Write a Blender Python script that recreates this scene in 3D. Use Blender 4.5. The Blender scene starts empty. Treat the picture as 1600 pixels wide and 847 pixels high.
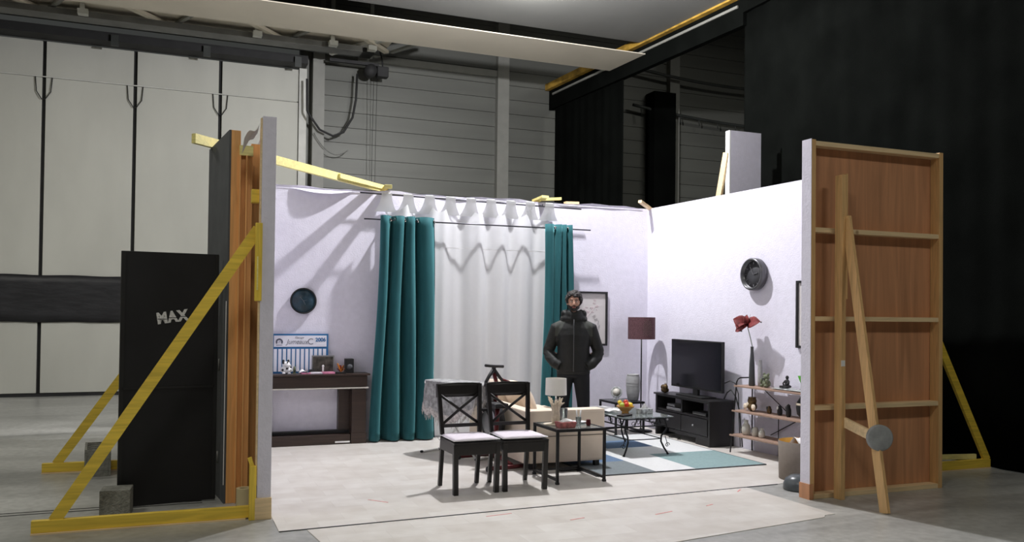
import bpy, bmesh, math, random
from mathutils import Vector, Matrix
random.seed(7)
R = math.radians
C = bpy.context.scene.collection
sc = bpy.context.scene

# ---------------------------------------------------------------- camera, world, lights
# world axes follow the stage set: +X along its back wall, +Y into the depth, z = 0 the floor.  The set's back right corner is the origin.
cam_d = bpy.data.cameras.new('camera'); cam = bpy.data.objects.new('camera', cam_d); C.objects.link(cam)
cam_d.sensor_width = 36; cam_d.lens = 36 * 1330 / 1600; cam_d.shift_y = 0.025; cam_d.clip_end = 200
cam.matrix_world = (Matrix.Translation((-6.056, -10.141, 1.57)) @ Matrix.Rotation(R(-21.8), 4, 'Z')
                    @ Matrix.Rotation(R(90 + 0.94), 4, 'X') @ Matrix.Rotation(R(0.66), 4, 'Z'))
sc.camera = cam
w = bpy.data.worlds.new('world'); sc.world = w; w.use_nodes = True
w.node_tree.nodes['Background'].inputs[0].default_value = (0.80, 0.84, 0.80, 1)
w.node_tree.nodes['Background'].inputs[1].default_value = 0.05
sc.view_settings.view_transform = 'Standard'; sc.view_settings.look = 'None'
sc.view_settings.exposure = 0.0; sc.view_settings.gamma = 1

def lamp_point(name, loc, power, col, size):
    d = bpy.data.lights.new(name, 'POINT'); d.energy = power; d.color = col; d.shadow_soft_size = size
    o = bpy.data.objects.new(name, d); C.objects.link(o); o.location = loc; return o
def lamp_area(name, loc, power, col, sx, sy, aim=None):
    d = bpy.data.lights.new(name, 'AREA'); d.energy = power; d.color = col; d.shape = 'RECTANGLE'; d.size = sx; d.size_y = sy
    o = bpy.data.objects.new(name, d); C.objects.link(o); o.location = loc
    if aim is not None: o.rotation_euler = (Vector(aim) - Vector(loc)).to_track_quat('-Z', 'Y').to_euler()
    return o
SETLAMP = (-2.0, -0.92, 5.5)
lamp_point('set_lamp_light', SETLAMP, 1100, (0.97, 0.96, 1.0), 0.07)
lamp_point('ceiling_glow_light', (-1.28, 0.98, 6.12), 120, (1.0, 1.0, 0.96), 0.08)  # unseen lamp added to make the bright patch on the low ceiling
lamp_area('hall_fill_light', (4.6, 1.5, 8.0), 70, (1.0, 0.99, 0.92), 1.6, 0.5, (4.6, 1.5, 0))  # added out of view to brighten the cladding between the black drapes
HALL = [(-6.2, -8.5, 110, 'front middle'), (-9.5, -4.5, 105, 'left'), (-9.0, 1.6, 85, 'far left'), (0.6, -8.8, 74, 'front right')]  # lamps added out of view as hall fill; front right matches the stile shadow
for hx, hy, hp, hn in HALL:
    lamp_area('hall_fill_light', (hx, hy, 6.05), hp, (1.0, 0.98, 0.90), 1.6, 0.5, (hx, hy, 0))

# ---------------------------------------------------------------- materials
def mat(name, col, rough=0.6, metal=0.0, var=0.08, scale=6.0, bump=0.0, bscale=60.0, spec=0.5, stretch=None, detail=4.0, trans=0.0, ior=1.45, alpha=1.0, coat=0.0):
    m = bpy.data.materials.new(name); m.use_nodes = True; nt = m.node_tree; b = nt.nodes['Principled BSDF']
    b.inputs['Roughness'].default_value = rough; b.inputs['Metallic'].default_value = metal
    b.inputs['Specular IOR Level'].default_value = spec; b.inputs['IOR'].default_value = ior
    b.inputs['Transmission Weight'].default_value = trans; b.inputs['Coat Weight'].default_value = coat
    tc = nt.nodes.new('ShaderNodeTexCoord'); src = tc.outputs['Object']
    if stretch:
        mp = nt.nodes.new('ShaderNodeMapping'); mp.inputs['Scale'].default_value = stretch
        nt.links.new(src, mp.inputs[0]); src = mp.outputs[0]
    n = nt.nodes.new('ShaderNodeTexNoise'); n.inputs['Scale'].default_value = scale; n.inputs['Detail'].default_value = detail
    nt.links.new(src, n.inputs['Vector'])
    r = nt.nodes.new('ShaderNodeValToRGB')
    r.color_ramp.elements[0].position = 0.3; r.color_ramp.elements[1].position = 0.7
    r.color_ramp.elements[0].color = tuple(max(0, c * (1 - var)) for c in col) + (1,)
    r.color_ramp.elements[1].color = tuple(min(1, c * (1 + var)) for c in col) + (1,)
    nt.links.new(n.outputs['Fac'], r.inputs[0]); nt.links.new(r.outputs[0], b.inputs['Base Color'])
    if bump:
        n2 = nt.nodes.new('ShaderNodeTexNoise'); n2.inputs['Scale'].default_value = bscale; n2.inputs['Detail'].default_value = 3
        nt.links.new(src, n2.inputs['Vector'])
        bp = nt.nodes.new('ShaderNodeBump'); bp.inputs['Strength'].default_value = bump; bp.inputs['Distance'].default_value = 0.01
        nt.links.new(n2.outputs['Fac'], bp.inputs['Height']); nt.links.new(bp.outputs[0], b.inputs['Normal'])
    return m
def wood(name, col, dark=0.6, axis='Z', scale=3.0, rough=0.55, knots=True):
    m = bpy.data.materials.new(name); m.use_nodes = True; nt = m.node_tree; b = nt.nodes['Principled BSDF']
    b.inputs['Roughness'].default_value = rough
    tc = nt.nodes.new('ShaderNodeTexCoord'); mp = nt.nodes.new('ShaderNodeMapping')
    s = {'X': (0.6, 9, 9), 'Y': (9, 0.6, 9), 'Z': (9, 9, 0.6)}[axis]
    mp.inputs['Scale'].default_value = s; nt.links.new(tc.outputs['Object'], mp.inputs[0])
    n = nt.nodes.new('ShaderNodeTexNoise'); n.inputs['Scale'].default_value = scale; n.inputs['Detail'].default_value = 8; n.inputs['Distortion'].default_value = 1.2
    nt.links.new(mp.outputs[0], n.inputs['Vector'])
    r = nt.nodes.new('ShaderNodeValToRGB'); r.color_ramp.elements[0].position = 0.3; r.color_ramp.elements[1].position = 0.72
    r.color_ramp.elements[0].color = tuple(c * dark for c in col) + (1,); r.color_ramp.elements[1].color = tuple(min(1, c * 1.08) for c in col) + (1,)
    nt.links.new(n.outputs['Fac'], r.inputs[0]); out = r.outputs[0]
    if knots:
        v = nt.nodes.new('ShaderNodeTexVoronoi'); v.inputs['Scale'].default_value = 2.6; nt.links.new(tc.outputs['Object'], v.inputs['Vector'])
        r2 = nt.nodes.new('ShaderNodeValToRGB'); r2.color_ramp.elements[0].position = 0.03; r2.color_ramp.elements[1].position = 0.07
        r2.color_ramp.elements[0].color = (0.35, 0.25, 0.2, 1); r2.color_ramp.elements[1].color = (1, 1, 1, 1)
        nt.links.new(v.outputs['Distance'], r2.inputs[0])
        mx = nt.nodes.new('ShaderNodeMixRGB'); mx.blend_type = 'MULTIPLY'; mx.inputs[0].default_value = 0.8
        nt.links.new(out, mx.inputs[1]); nt.links.new(r2.outputs[0], mx.inputs[2]); out = mx.outputs[0]
    nt.links.new(out, b.inputs['Base Color'])
    return m
def concrete():
    m = bpy.data.materials.new('concrete_floor'); m.use_nodes = True; nt = m.node_tree; b = nt.nodes['Principled BSDF']
    tc = nt.nodes.new('ShaderNodeTexCoord')
    def noise(scale, detail, dist=0.0, st=None):
        n = nt.nodes.new('ShaderNodeTexNoise'); n.inputs['Scale'].default_value = scale; n.inputs['Detail'].default_value = detail; n.inputs['Distortion'].default_value = dist
        if st:
            mp = nt.nodes.new('ShaderNodeMapping'); mp.inputs['Scale'].default_value = st; nt.links.new(tc.outputs['Object'], mp.inputs[0]); nt.links.new(mp.outputs[0], n.inputs['Vector'])
        else: nt.links.new(tc.outputs['Object'], n.inputs['Vector'])
        return n
    a = noise(0.55, 9, 0.8, (0.6, 1.6, 1)); r = nt.nodes.new('ShaderNodeValToRGB')
    e = r.color_ramp.elements; e[0].position = 0.32; e[0].color = (0.20, 0.202, 0.19, 1); e[1].position = 0.7; e[1].color = (0.60, 0.60, 0.57, 1)
    x = r.color_ramp.elements.new(0.5); x.color = (0.42, 0.42, 0.395, 1)
    nt.links.new(a.outputs['Fac'], r.inputs[0])
    c = noise(14, 6); r3 = nt.nodes.new('ShaderNodeValToRGB'); r3.color_ramp.elements[0].position = 0.35; r3.color_ramp.elements[0].color = (0.8, 0.8, 0.8, 1); r3.color_ramp.elements[1].position = 0.65
    nt.links.new(c.outputs['Fac'], r3.inputs[0])
    mx = nt.nodes.new('ShaderNodeMixRGB'); mx.blend_type = 'MULTIPLY'; mx.inputs[0].default_value = 1; nt.links.new(r.outputs[0], mx.inputs[1]); nt.links.new(r3.outputs[0], mx.inputs[2])
    nt.links.new(mx.outputs[0], b.inputs['Base Color'])
    rr = nt.nodes.new('ShaderNodeMapRange'); rr.inputs['To Min'].default_value = 0.18; rr.inputs['To Max'].default_value = 0.5
    nt.links.new(a.outputs['Fac'], rr.inputs['Value']); nt.links.new(rr.outputs[0], b.inputs['Roughness'])
    return m
def vinyl():
    m = bpy.data.materials.new('vinyl_print'); m.use_nodes = True; nt = m.node_tree; b = nt.nodes['Principled BSDF']
    b.inputs['Roughness'].default_value = 0.42
    tc = nt.nodes.new('ShaderNodeTexCoord')
    br = nt.nodes.new('ShaderNodeTexBrick'); br.inputs['Scale'].default_value = 1.0
    br.inputs['Brick Width'].default_value = 0.42; br.inputs['Row Height'].default_value = 0.21; br.inputs['Mortar Size'].default_value = 0.003
    br.inputs['Color1'].default_value = (0.64, 0.605, 0.555, 1); br.inputs['Color2'].default_value = (0.72, 0.695, 0.65, 1); br.inputs['Mortar'].default_value = (0.63, 0.60, 0.555, 1)
    nt.links.new(tc.outputs['Object'], br.inputs['Vector'])
    n = nt.nodes.new('ShaderNodeTexNoise'); n.inputs['Scale'].default_value = 5; n.inputs['Detail'].default_value = 7; nt.links.new(tc.outputs['Object'], n.inputs['Vector'])
    r = nt.nodes.new('ShaderNodeValToRGB'); r.color_ramp.elements[0].position = 0.3; r.color_ramp.elements[0].color = (0.86, 0.84, 0.82, 1); r.color_ramp.elements[1].position = 0.7; r.color_ramp.elements[1].color = (1, 1, 1, 1)
    nt.links.new(n.outputs['Fac'], r.inputs[0])
    mx = nt.nodes.new('ShaderNodeMixRGB'); mx.blend_type = 'MULTIPLY'; mx.inputs[0].default_value = 1
    nt.links.new(br.outputs['Color'], mx.inputs[1]); nt.links.new(r.outputs[0], mx.inputs[2]); nt.links.new(mx.outputs[0], b.inputs['Base Color'])
    return m
def sheer_mat(name, col, t=0.35, op=0.93):
    m = bpy.data.materials.new(name); m.use_nodes = True; nt = m.node_tree
    for n in list(nt.nodes):
        if n.type != 'OUTPUT_MATERIAL': nt.nodes.remove(n)
    out = [n for n in nt.nodes if n.type == 'OUTPUT_MATERIAL'][0]
    tc = nt.nodes.new('ShaderNodeTexCoord'); n = nt.nodes.new('ShaderNodeTexNoise'); n.inputs['Scale'].default_value = 25; nt.links.new(tc.outputs['Object'], n.inputs['Vector'])
    mr = nt.nodes.new('ShaderNodeMapRange'); mr.inputs['To Min'].default_value = 0.96; mr.inputs['To Max'].default_value = 1.0; nt.links.new(n.outputs['Fac'], mr.inputs['Value'])
    mc = nt.nodes.new('ShaderNodeMixRGB'); mc.blend_type = 'MULTIPLY'; mc.inputs[0].default_value = 1; mc.inputs[1].default_value = col + (1,); nt.links.new(mr.outputs[0], mc.inputs[2])
    d = nt.nodes.new('ShaderNodeBsdfDiffuse'); tr = nt.nodes.new('ShaderNodeBsdfTranslucent'); tp = nt.nodes.new('ShaderNodeBsdfTransparent')
    nt.links.new(mc.outputs[0], d.inputs[0]); nt.links.new(mc.outputs[0], tr.inputs[0])
    a = nt.nodes.new('ShaderNodeMixShader'); a.inputs[0].default_value = t; nt.links.new(d.outputs[0], a.inputs[1]); nt.links.new(tr.outputs[0], a.inputs[2])
    c = nt.nodes.new('ShaderNodeMixShader'); c.inputs[0].default_value = op; nt.links.new(tp.outputs[0], c.inputs[1]); nt.links.new(a.outputs[0], c.inputs[2])
    nt.links.new(c.outputs[0], out.inputs[0])
    return m
def emit(name, col, s):
    m = bpy.data.materials.new(name); m.use_nodes = True; b = m.node_tree.nodes['Principled BSDF']
    b.inputs['Base Color'].default_value = col + (1,); b.inputs['Emission Color'].default_value = col + (1,); b.inputs['Emission Strength'].default_value = s
    return m
M = dict(
    concrete=concrete(), vinyl=vinyl(),
    wallpaper=mat('woodchip_wallpaper', (0.73, 0.71, 0.80), 0.85, var=0.035, scale=14, bump=0.28, bscale=55, spec=0.2),
    doorpan=mat('hall_door_paint', (0.55, 0.55, 0.49), 0.6, var=0.07, scale=1.3, stretch=(1, 1, 0.4)),
    cladding=mat('hall_cladding_paint', (0.135, 0.138, 0.122), 0.5, metal=0.15, var=0.10, scale=1.2, stretch=(0.3, 1, 3)),
    column=mat('hall_column_paint', (0.23, 0.23, 0.205), 0.5, var=0.06),
    ceiling=mat('hall_ceiling_paint', (0.20, 0.20, 0.188), 0.7, var=0.08, scale=0.8),
    slab=mat('hall_beam_paint', (0.72, 0.66, 0.54), 0.7, var=0.05, scale=1.0),
    steel=mat('dark_painted_steel', (0.05, 0.054, 0.05), 0.5, metal=0.3, var=0.25, scale=3),
    steel2=mat('grey_steel', (0.16, 0.16, 0.15), 0.5, metal=0.3, var=0.2, scale=3),
    whitesteel=mat('white_steel', (0.6, 0.6, 0.55), 0.5, var=0.08),
    gasket=mat('black_rubber', (0.02, 0.02, 0.02), 0.7, var=0.2),
    drape=mat('black_stage_cloth', (0.0042, 0.0048, 0.0042), 1.0, var=0.25, scale=2.0, spec=0.02, bump=0.3, bscale=120),
    tarp=mat('black_plastic_sheet', (0.022, 0.022, 0.024), 0.45, var=0.3, scale=3, bump=1.0, bscale=5, stretch=(0.6, 1, 2)),
    yellow=wood('yellow_painted_wood', (0.90, 0.64, 0.075), dark=0.72, axis='X'),
    rustyellow=mat('worn_yellow_steel', (0.42, 0.25, 0.04), 0.6, var=0.5, scale=5),
    yellowv=wood('yellow_painted_upright', (0.90, 0.64, 0.075), dark=0.72, axis='Z'),
    paleyellow=wood('pale_yellow_painted_wood', (0.85, 0.76, 0.30), dark=0.8, axis='X'),
    pine=wood('pine_timber', (0.74, 0.46, 0.20), dark=0.74, axis='Z'),
    pinex=wood('pine_rail', (0.82, 0.62, 0.36), dark=0.82, axis='X'),
    orangepine=wood('orange_pine', (0.86, 0.44, 0.15), dark=0.78, axis='Z'),
    ply=wood('red_brown_plywood', (0.62, 0.30, 0.15), dark=0.72, axis='Z', scale=1.2, knots=False),
    greyface=mat('dark_grey_flat_paint', (0.085, 0.09, 0.095), 0.8, var=0.12),
    black=mat('black_paint', (0.012, 0.012, 0.012), 0.5, var=0.3, scale=3),
    blackdoor=mat('matt_black_door_paint', (0.008, 0.008, 0.009), 0.55, var=0.4, scale=2),
    stencil=mat('white_stencil_paint', (0.7, 0.7, 0.68), 0.7, var=0.2, scale=60),
    teal=mat('teal_velvet', (0.012, 0.078, 0.088), 0.8, var=0.14, scale=3, stretch=(6, 6, 0.8), spec=0.3),
    sheer=sheer_mat('white_sheer_fabric', (0.84, 0.85, 0.85), 0.25),
    rod=mat('dark_metal_rod', (0.07, 0.07, 0.08), 0.35, metal=0.8, var=0.1),
    chrome=mat('chrome', (0.75, 0.75, 0.75), 0.2, metal=1.0, var=0.03),
    darkwood=wood('dark_brown_stained_wood', (0.045, 0.027, 0.020), dark=0.6, axis='X', rough=0.38, knots=False),
    chairpaint=mat('brown_black_lacquer', (0.014, 0.012, 0.011), 0.35, var=0.2),
    ironblack=mat('black_wrought_iron', (0.012, 0.012, 0.013), 0.42, metal=0.4, var=0.2),
    tvwood=mat('black_brown_furniture', (0.013, 0.012, 0.012), 0.4, var=0.25, scale=4),
    screen=mat('tv_screen', (0.006, 0.006, 0.009), 0.16, var=0.1),
    glass=mat('clear_glass', (0.95, 0.98, 0.96), 0.03, trans=0.96, var=0.0),
    tintglass=mat('grey_tinted_glass', (0.50, 0.56, 0.54), 0.06, trans=0.75, var=0.02),
    cushion=mat('pale_pink_cotton', (0.78, 0.72, 0.78), 0.9, var=0.05, scale=20, bump=0.3, bscale=200),
    cream=mat('cream_sofa_fabric', (0.74, 0.63, 0.51), 0.85, var=0.05, scale=5, bump=0.2, bscale=160),
    greycloth=mat('grey_patterned_cloth', (0.30, 0.30, 0.30), 0.9, var=0.45, scale=22, bump=0.4, bscale=60),
    fringe=mat('pale_mottled_fringe', (0.46, 0.43, 0.41), 0.9, var=0.4, scale=40),
    white=mat('white_paint', (0.8, 0.8, 0.79), 0.6, var=0.03),
    paper=mat('white_paper', (0.82, 0.82, 0.80), 0.8, var=0.03),
    whitecloth=mat('white_cloth', (0.82, 0.82, 0.82), 0.9, var=0.04, scale=12),
    lampwhite=mat('cream_lamp_shade', (0.86, 0.84, 0.78), 0.8, var=0.03),
    coral=mat('bleached_driftwood', (0.76, 0.66, 0.52), 0.8, var=0.2, scale=25),
    pinkbox=mat('dusty_red_patterned_card', (0.40, 0.13, 0.12), 0.7, var=0.5, scale=30),
    brownshade=mat('plum_brown_shade', (0.10, 0.045, 0.052), 0.85, var=0.3, scale=60),
    greyvase=mat('grey_ceramic', (0.36, 0.36, 0.36), 0.5, var=0.12, scale=8, stretch=(1, 1, 4)),
    darkgrey=mat('dark_grey_ceramic', (0.06, 0.065, 0.068), 0.35, var=0.2),
    clockgrey=mat('grey_clock_metal', (0.12, 0.12, 0.125), 0.3, metal=0.6, var=0.15),
    clockface=mat('charcoal_clock_face', (0.05, 0.05, 0.055), 0.5, var=0.3, scale=10),
    platebl=mat('dark_blue_glaze', (0.018, 0.045, 0.065), 0.35, var=0.5, scale=12),
    black2=mat('soft_black_rubber', (0.015, 0.015, 0.016), 0.6, var=0.2),
    shelfwood=wood('red_brown_shelf_wood', (0.38, 0.25, 0.185), dark=0.7, axis='Y', knots=False),
    basket=mat('taupe_fabric_drum', (0.185, 0.155, 0.128), 0.8, var=0.06, scale=30),
    gold=mat('gold_lining', (0.62, 0.33, 0.05), 0.4, metal=0.3, var=0.06),
    slate=mat('slate_grey_enamel', (0.075, 0.085, 0.09), 0.3, var=0.15),
    redflower=mat('deep_red_petal', (0.17, 0.022, 0.022), 0.7, var=0.4, scale=30),
    leafdark=mat('dark_petal_tip', (0.05, 0.05, 0.045), 0.7, var=0.2),
    stem=mat('green_grey_stem', (0.12, 0.16, 0.10), 0.7, var=0.2),
    greenglass=mat('green_glass', (0.16, 0.62, 0.07), 0.1, trans=0.5, var=0.1),
    bronze=mat('bronze_glaze', (0.12, 0.075, 0.03), 0.25, metal=0.4, var=0.6, scale=18),
    greenbronze=mat('mossy_green_stone', (0.13, 0.15, 0.09), 0.6, var=0.5, scale=40),
    silver=mat('silver_patterned_cloth', (0.42, 0.44, 0.43), 0.5, metal=0.3, var=0.6, scale=35),
    stone=mat('cream_stoneware', (0.56, 0.54, 0.48), 0.5, var=0.08, scale=18),
    cinder=mat('cinder_block', (0.24, 0.24, 0.21), 0.95, var=0.25, scale=30, bump=1.0, bscale=90),
    zinc=mat('grey_cast_weight', (0.30, 0.31, 0.31), 0.55, metal=0.1, var=0.2, scale=12),
    tape=mat('cream_tape', (0.62, 0.52, 0.30), 0.6, var=0.05),
    redtape=mat('red_marking_tape', (0.72, 0.30, 0.27), 0.7, var=0.2, scale=30),
    maroon=mat('maroon_metal', (0.10, 0.012, 0.014), 0.3, metal=0.3, var=0.1),
    rugwhite=mat('rug_white', (0.68, 0.69, 0.68), 0.95, var=0.04, scale=40, bump=0.3, bscale=300),
    rugblue=mat('rug_blue', (0.12, 0.19, 0.30), 0.95, var=0.08, scale=40, bump=0.3, bscale=300),
    rugteal=mat('rug_grey_teal', (0.24, 0.345, 0.345), 0.95, var=0.08, scale=40, bump=0.3, bscale=300),
    ruggrey=mat('rug_slate_grey', (0.19, 0.22, 0.23), 0.95, var=0.08, scale=40, bump=0.3, bscale=300),
    calblue=mat('calendar_blue', (0.02, 0.14, 0.34), 0.6, var=0.1),
    calwhite=mat('calendar_white', (0.74, 0.75, 0.82), 0.6, var=0.02),
    caldark=mat('calendar_ink', (0.05, 0.06, 0.10), 0.6, var=0.1),
    calink=mat('calendar_grey_ink', (0.16, 0.17, 0.20), 0.6, var=0.1),
    photo=mat('dark_photo_print', (0.06, 0.055, 0.045), 0.3, var=0.9, scale=18),
    pink=mat('pink_paper', (0.62, 0.22, 0.34), 0.7, var=0.3, scale=10),
    print_=mat('framed_paper', (0.62, 0.59, 0.58), 0.6, var=0.02),
    blossom=mat('faint_pink_ink', (0.54, 0.46, 0.47), 0.7, var=0.15, scale=30),
    inkgrey=mat('grey_ink', (0.20, 0.20, 0.22), 0.7, var=0.15),
    skin=mat('skin', (0.50, 0.285, 0.20), 0.55, var=0.06, scale=12),
    hair=mat('dark_brown_hair', (0.016, 0.012, 0.010), 0.5, var=0.4, scale=80, bump=1.0, bscale=110),
    jacket=mat('black_padded_jacket', (0.007, 0.008, 0.007), 0.62, var=0.35, scale=9, bump=1.0, bscale=11),
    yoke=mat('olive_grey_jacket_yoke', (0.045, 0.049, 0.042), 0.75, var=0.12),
    trousers=mat('black_jeans', (0.008, 0.009, 0.011), 0.85, var=0.2),
    lips=mat('lips', (0.33, 0.12, 0.10), 0.5, var=0.05), eyew=mat('eye_white', (0.7, 0.68, 0.66), 0.3, var=0.02), iris=mat('dark_iris', (0.02, 0.012, 0.01), 0.2, var=0.1),
    f_red=mat('red_fruit', (0.55, 0.05, 0.02), 0.4, var=0.2), f_yel=mat('yellow_fruit', (0.80, 0.58, 0.06), 0.45, var=0.1), f_or=mat('orange_fruit', (0.75, 0.26, 0.03), 0.5, var=0.1), f_gr=mat('green_fruit', (0.40, 0.50, 0.08), 0.45, var=0.1),
    amber=mat('amber_glass_bowl', (0.55, 0.30, 0.08), 0.15, trans=0.3, var=0.2),
    silverdev=mat('silver_device', (0.30, 0.30, 0.31), 0.35, metal=0.6, var=0.1),
)

# ---------------------------------------------------------------- mesh helpers
M['teal'].node_tree.nodes['Principled BSDF'].inputs['Sheen Weight'].default_value = 0.35
M['teal'].node_tree.nodes['Principled BSDF'].inputs['Sheen Tint'].default_value = (0.3, 0.8, 0.85, 1)
class MB:
    def __init__(s): s.bm = bmesh.new(); s.mi = 0
    def _tag(s, faces):
        for f in faces: f.material_index = s.mi
    def box(s, x0, x1, y0, y1, z0, z1, bev=0.0, mtx=None):
        vs = [s.bm.verts.new((x, y, z)) for x in (x0, x1) for y in (y0, y1) for z in (z0, z1)]
        fs = [s.bm.faces.new([vs[i] for i in q]) for q in ((0, 1, 3, 2), (4, 6, 7, 5), (0, 4, 5, 1), (2, 3, 7, 6), (0, 2, 6, 4), (1, 5, 7, 3))]
        s._tag(fs)
        if mtx is not None:
            for v in vs: v.co = mtx @ v.co
        if bev > 0:
            es = list({e for f in fs for e in f.edges})
            r = bmesh.ops.bevel(s.bm, geom=es, offset=bev, segments=2, affect='EDGES', profile=0.6)
            s._tag(r['faces'])
        return s
    def beam(s, a, b, w, h, up=(0, 0, 1), bev=0.0):
        a = Vector(a); b = Vector(b); d = b - a; L = d.length; z = d.normalized(); u = Vector(up)
        x = u.cross(z)
        if x.length < 1e-4: x = Vector((1, 0, 0)).cross(z)
        x.normalize(); y = z.cross(x)
        m = Matrix((x, y, z)).transposed().to_4x4(); m.translation = a
        return s.box(-w / 2, w / 2, -h / 2, h / 2, 0, L, bev, m)
    def tube(s, pts, r, seg=8, cap=True):
        pts = [Vector(p) for p in pts]; n = len(pts)
        rs = r if isinstance(r, (list, tuple)) else [r] * n
        rings = []; prev = None
        for i, p in enumerate(pts):
            t = (pts[min(i + 1, n - 1)] - pts[max(i - 1, 0)]).normalized()
            if prev is None:
                prev = t.orthogonal().normalized()
            prev = (prev - t * prev.dot(t))
            prev = prev.normalized() if prev.length > 1e-5 else t.orthogonal().normalized()
            q = t.cross(prev)
            rings.append([s.bm.verts.new(p + rs[i] * (math.cos(k * 2 * math.pi / seg) * prev + math.sin(k * 2 * math.pi / seg) * q)) for k in range(seg)])
        fs = []
        for i in range(n - 1):
            for k in range(seg):
                fs.append(s.bm.faces.new((rings[i][k], rings[i][(k + 1) % seg], rings[i + 1][(k + 1) % seg], rings[i + 1][k])))
        for f in fs: f.smooth = True
        if cap:
            fs.append(s.bm.faces.new(rings[0][::-1])); fs.append(s.bm.faces.new(rings[-1]))
        s._tag(fs); return s
    def lathe(s, prof, seg=28, c=(0, 0, 0), mtx=None, sx=1, sy=1, closed=False):
        rings = []; c = Vector(c)
        for (r, z) in prof:
            r = max(r, 1e-4)
            ring = [Vector((r * sx * math.cos(k * 2 * math.pi / seg), r * sy * math.sin(k * 2 * math.pi / seg), z)) for k in range(seg)]
            if mtx is not None: ring = [mtx @ v for v in ring]
            rings.append([s.bm.verts.new(c + v) for v in ring])
        fs = []
        for i in range(len(prof) - 1):
            for k in range(seg):
                fs.append(s.bm.faces.new((rings[i][k], rings[i][(k + 1) % seg], rings[i + 1][(k + 1) % seg], rings[i + 1][k])))
        if closed:
            for k in range(seg): fs.append(s.bm.faces.new((rings[-1][k], rings[-1][(k + 1) % seg], rings[0][(k + 1) % seg], rings[0][k])))
        for f in fs: f.smooth = len(prof) > 2 and not closed
        if not closed: fs.append(s.bm.faces.new(rings[0][::-1])); fs.append(s.bm.faces.new(rings[-1]))
        s._tag(fs); return s
    def ball(s, c, rx, ry=None, rz=None, seg=14, mtx=None):
        ry = rx if ry is None else ry; rz = rx if rz is None else rz
        prof = [(math.sin(math.pi * i / 8), -math.cos(math.pi * i / 8)) for i in range(9)]
        m = Matrix.Diagonal((rx, ry, rz)).to_4x4()
        if mtx is not None: m = mtx.to_4x4() @ m
        return s.lathe(prof, seg, c, m)
    def prism(s, poly, z0, z1):
        a = [s.bm.verts.new((x, y, z0)) for x, y in poly]; b = [s.bm.verts.new((x, y, z1)) for x, y in poly]
        n = len(poly); fs = [s.bm.faces.new(a[::-1]), s.bm.faces.new(b)]
        for i in range(n): fs.append(s.bm.faces.new((a[i], a[(i + 1) % n], b[(i + 1) % n], b[i])))
        s._tag(fs); return s
    def poly(s, pts):
        f = s.bm.faces.new([s.bm.verts.new(p) for p in pts]); s._tag([f]); return s
    def grid(s, nu, nv, fn, thick=0.0):
        g = [[s.bm.verts.new(fn(i / nu, j / nv)) for j in range(nv + 1)] for i in range(nu + 1)]
        fs = [s.bm.faces.new((g[i][j], g[i + 1][j], g[i + 1][j + 1], g[i][j + 1])) for i in range(nu) for j in range(nv)]
        for f in fs: f.smooth = True
        s._tag(fs)
        if thick:
            s.bm.normal_update()
            bmesh.ops.solidify(s.bm, geom=fs, thickness=thick)
            for f in s.bm.faces: f.smooth = True
        return s
def mesh_of(mb, name, mats):
    me = bpy.data.meshes.new(name)
    bmesh.ops.recalc_face_normals(mb.bm, faces=mb.bm.faces[:]) if len(mb.bm.faces) < 60000 else None
    mb.bm.to_mesh(me); mb.bm.free()
    for m in (mats if isinstance(mats, (list, tuple)) else [mats]): me.materials.append(M[m] if isinstance(m, str) else m)
    return me
def part(name, mb, mats, parent=None, label=None, kind=None):
    o = bpy.data.objects.new(name, mesh_of(mb, name, mats)); C.objects.link(o)
    if parent is not None: o.parent = parent
    if label: o['label'] = label
    if kind: o['kind'] = kind
    return o
def tag(o, label, cat, group=None):
    o['label'] = label; o['category'] = cat
    if group: o['group'] = group
    return o
def thing(name, label, cat, loc=(0, 0, 0), rz=0.0, group=None):
    o = bpy.data.objects.new(name, None); C.objects.link(o); o.location = loc; o.rotation_euler = (0, 0, rz)
    o.empty_display_size = 0.1
    return tag(o, label, cat, group)
def solo(name, mb, mats, label, cat, loc=(0, 0, 0), rz=0.0, group=None, rot=None):
    o = part(name, mb, mats); o.location = loc; o.rotation_euler = rot if rot else (0, 0, rz)
    return tag(o, label, cat, group)
def struct(name, mb, mats, label=None):
    o = part(name, mb, mats); o['kind'] = 'structure'; o['label'] = label or name.replace('_', ' ')
    return o
def text(name, body, size, mats, parent, loc, rot, extrude=0.001, shear=0.0, sx=1.0, off=0.0):
    cu = bpy.data.curves.new(name, 'FONT'); cu.body = body; cu.size = size; cu.extrude = extrude; cu.offset = off; cu.align_x = 'CENTER'; cu.align_y = 'CENTER'; cu.shear = shear
    t = bpy.data.objects.new(name, cu); C.objects.link(t)
    dg = bpy.context.evaluated_depsgraph_get(); me = bpy.data.meshes.new_from_object(t.evaluated_get(dg))
    bpy.data.objects.remove(t); me.materials.clear(); me.materials.append(M[mats])
    o = bpy.data.objects.new(name, me); C.objects.link(o); o.parent = parent; o.location = loc; o.rotation_euler = rot; o.scale = (sx, 1, 1)
    return o
RX = R(90)   # stands text up facing -Y

# ================================================================ THE HALL
HY = 6.45      # hall wall plane
CZ = 8.4
f = MB(); f.box(-16, 14, -16, 9, -0.1, 0); struct('floor', f, 'concrete', 'grey mottled concrete floor of the hall')
f = MB()
for y in (-2.86, -2.78): f.box(-16, -5.8, y - 0.006, y + 0.006, 0.0005, 0.003)
tag(part('floor_rail_slot', f, 'steel'), 'pair of dark rail grooves in the concrete floor at left', 'rail')
f = MB(); f.box(-16, 14, -16, 9, CZ, CZ + 0.1); struct('ceiling', f, 'ceiling', 'grey ceiling of the hall')
f = MB(); f.box(-16, 1.80, -16, -0, 6.30, 6.36)
for v in f.bm.verts:
    if v.co.y > -1: v.co.y = 2.86
struct('ceiling_low', f, 'ceiling', 'smooth grey lower ceiling over the set')
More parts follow.
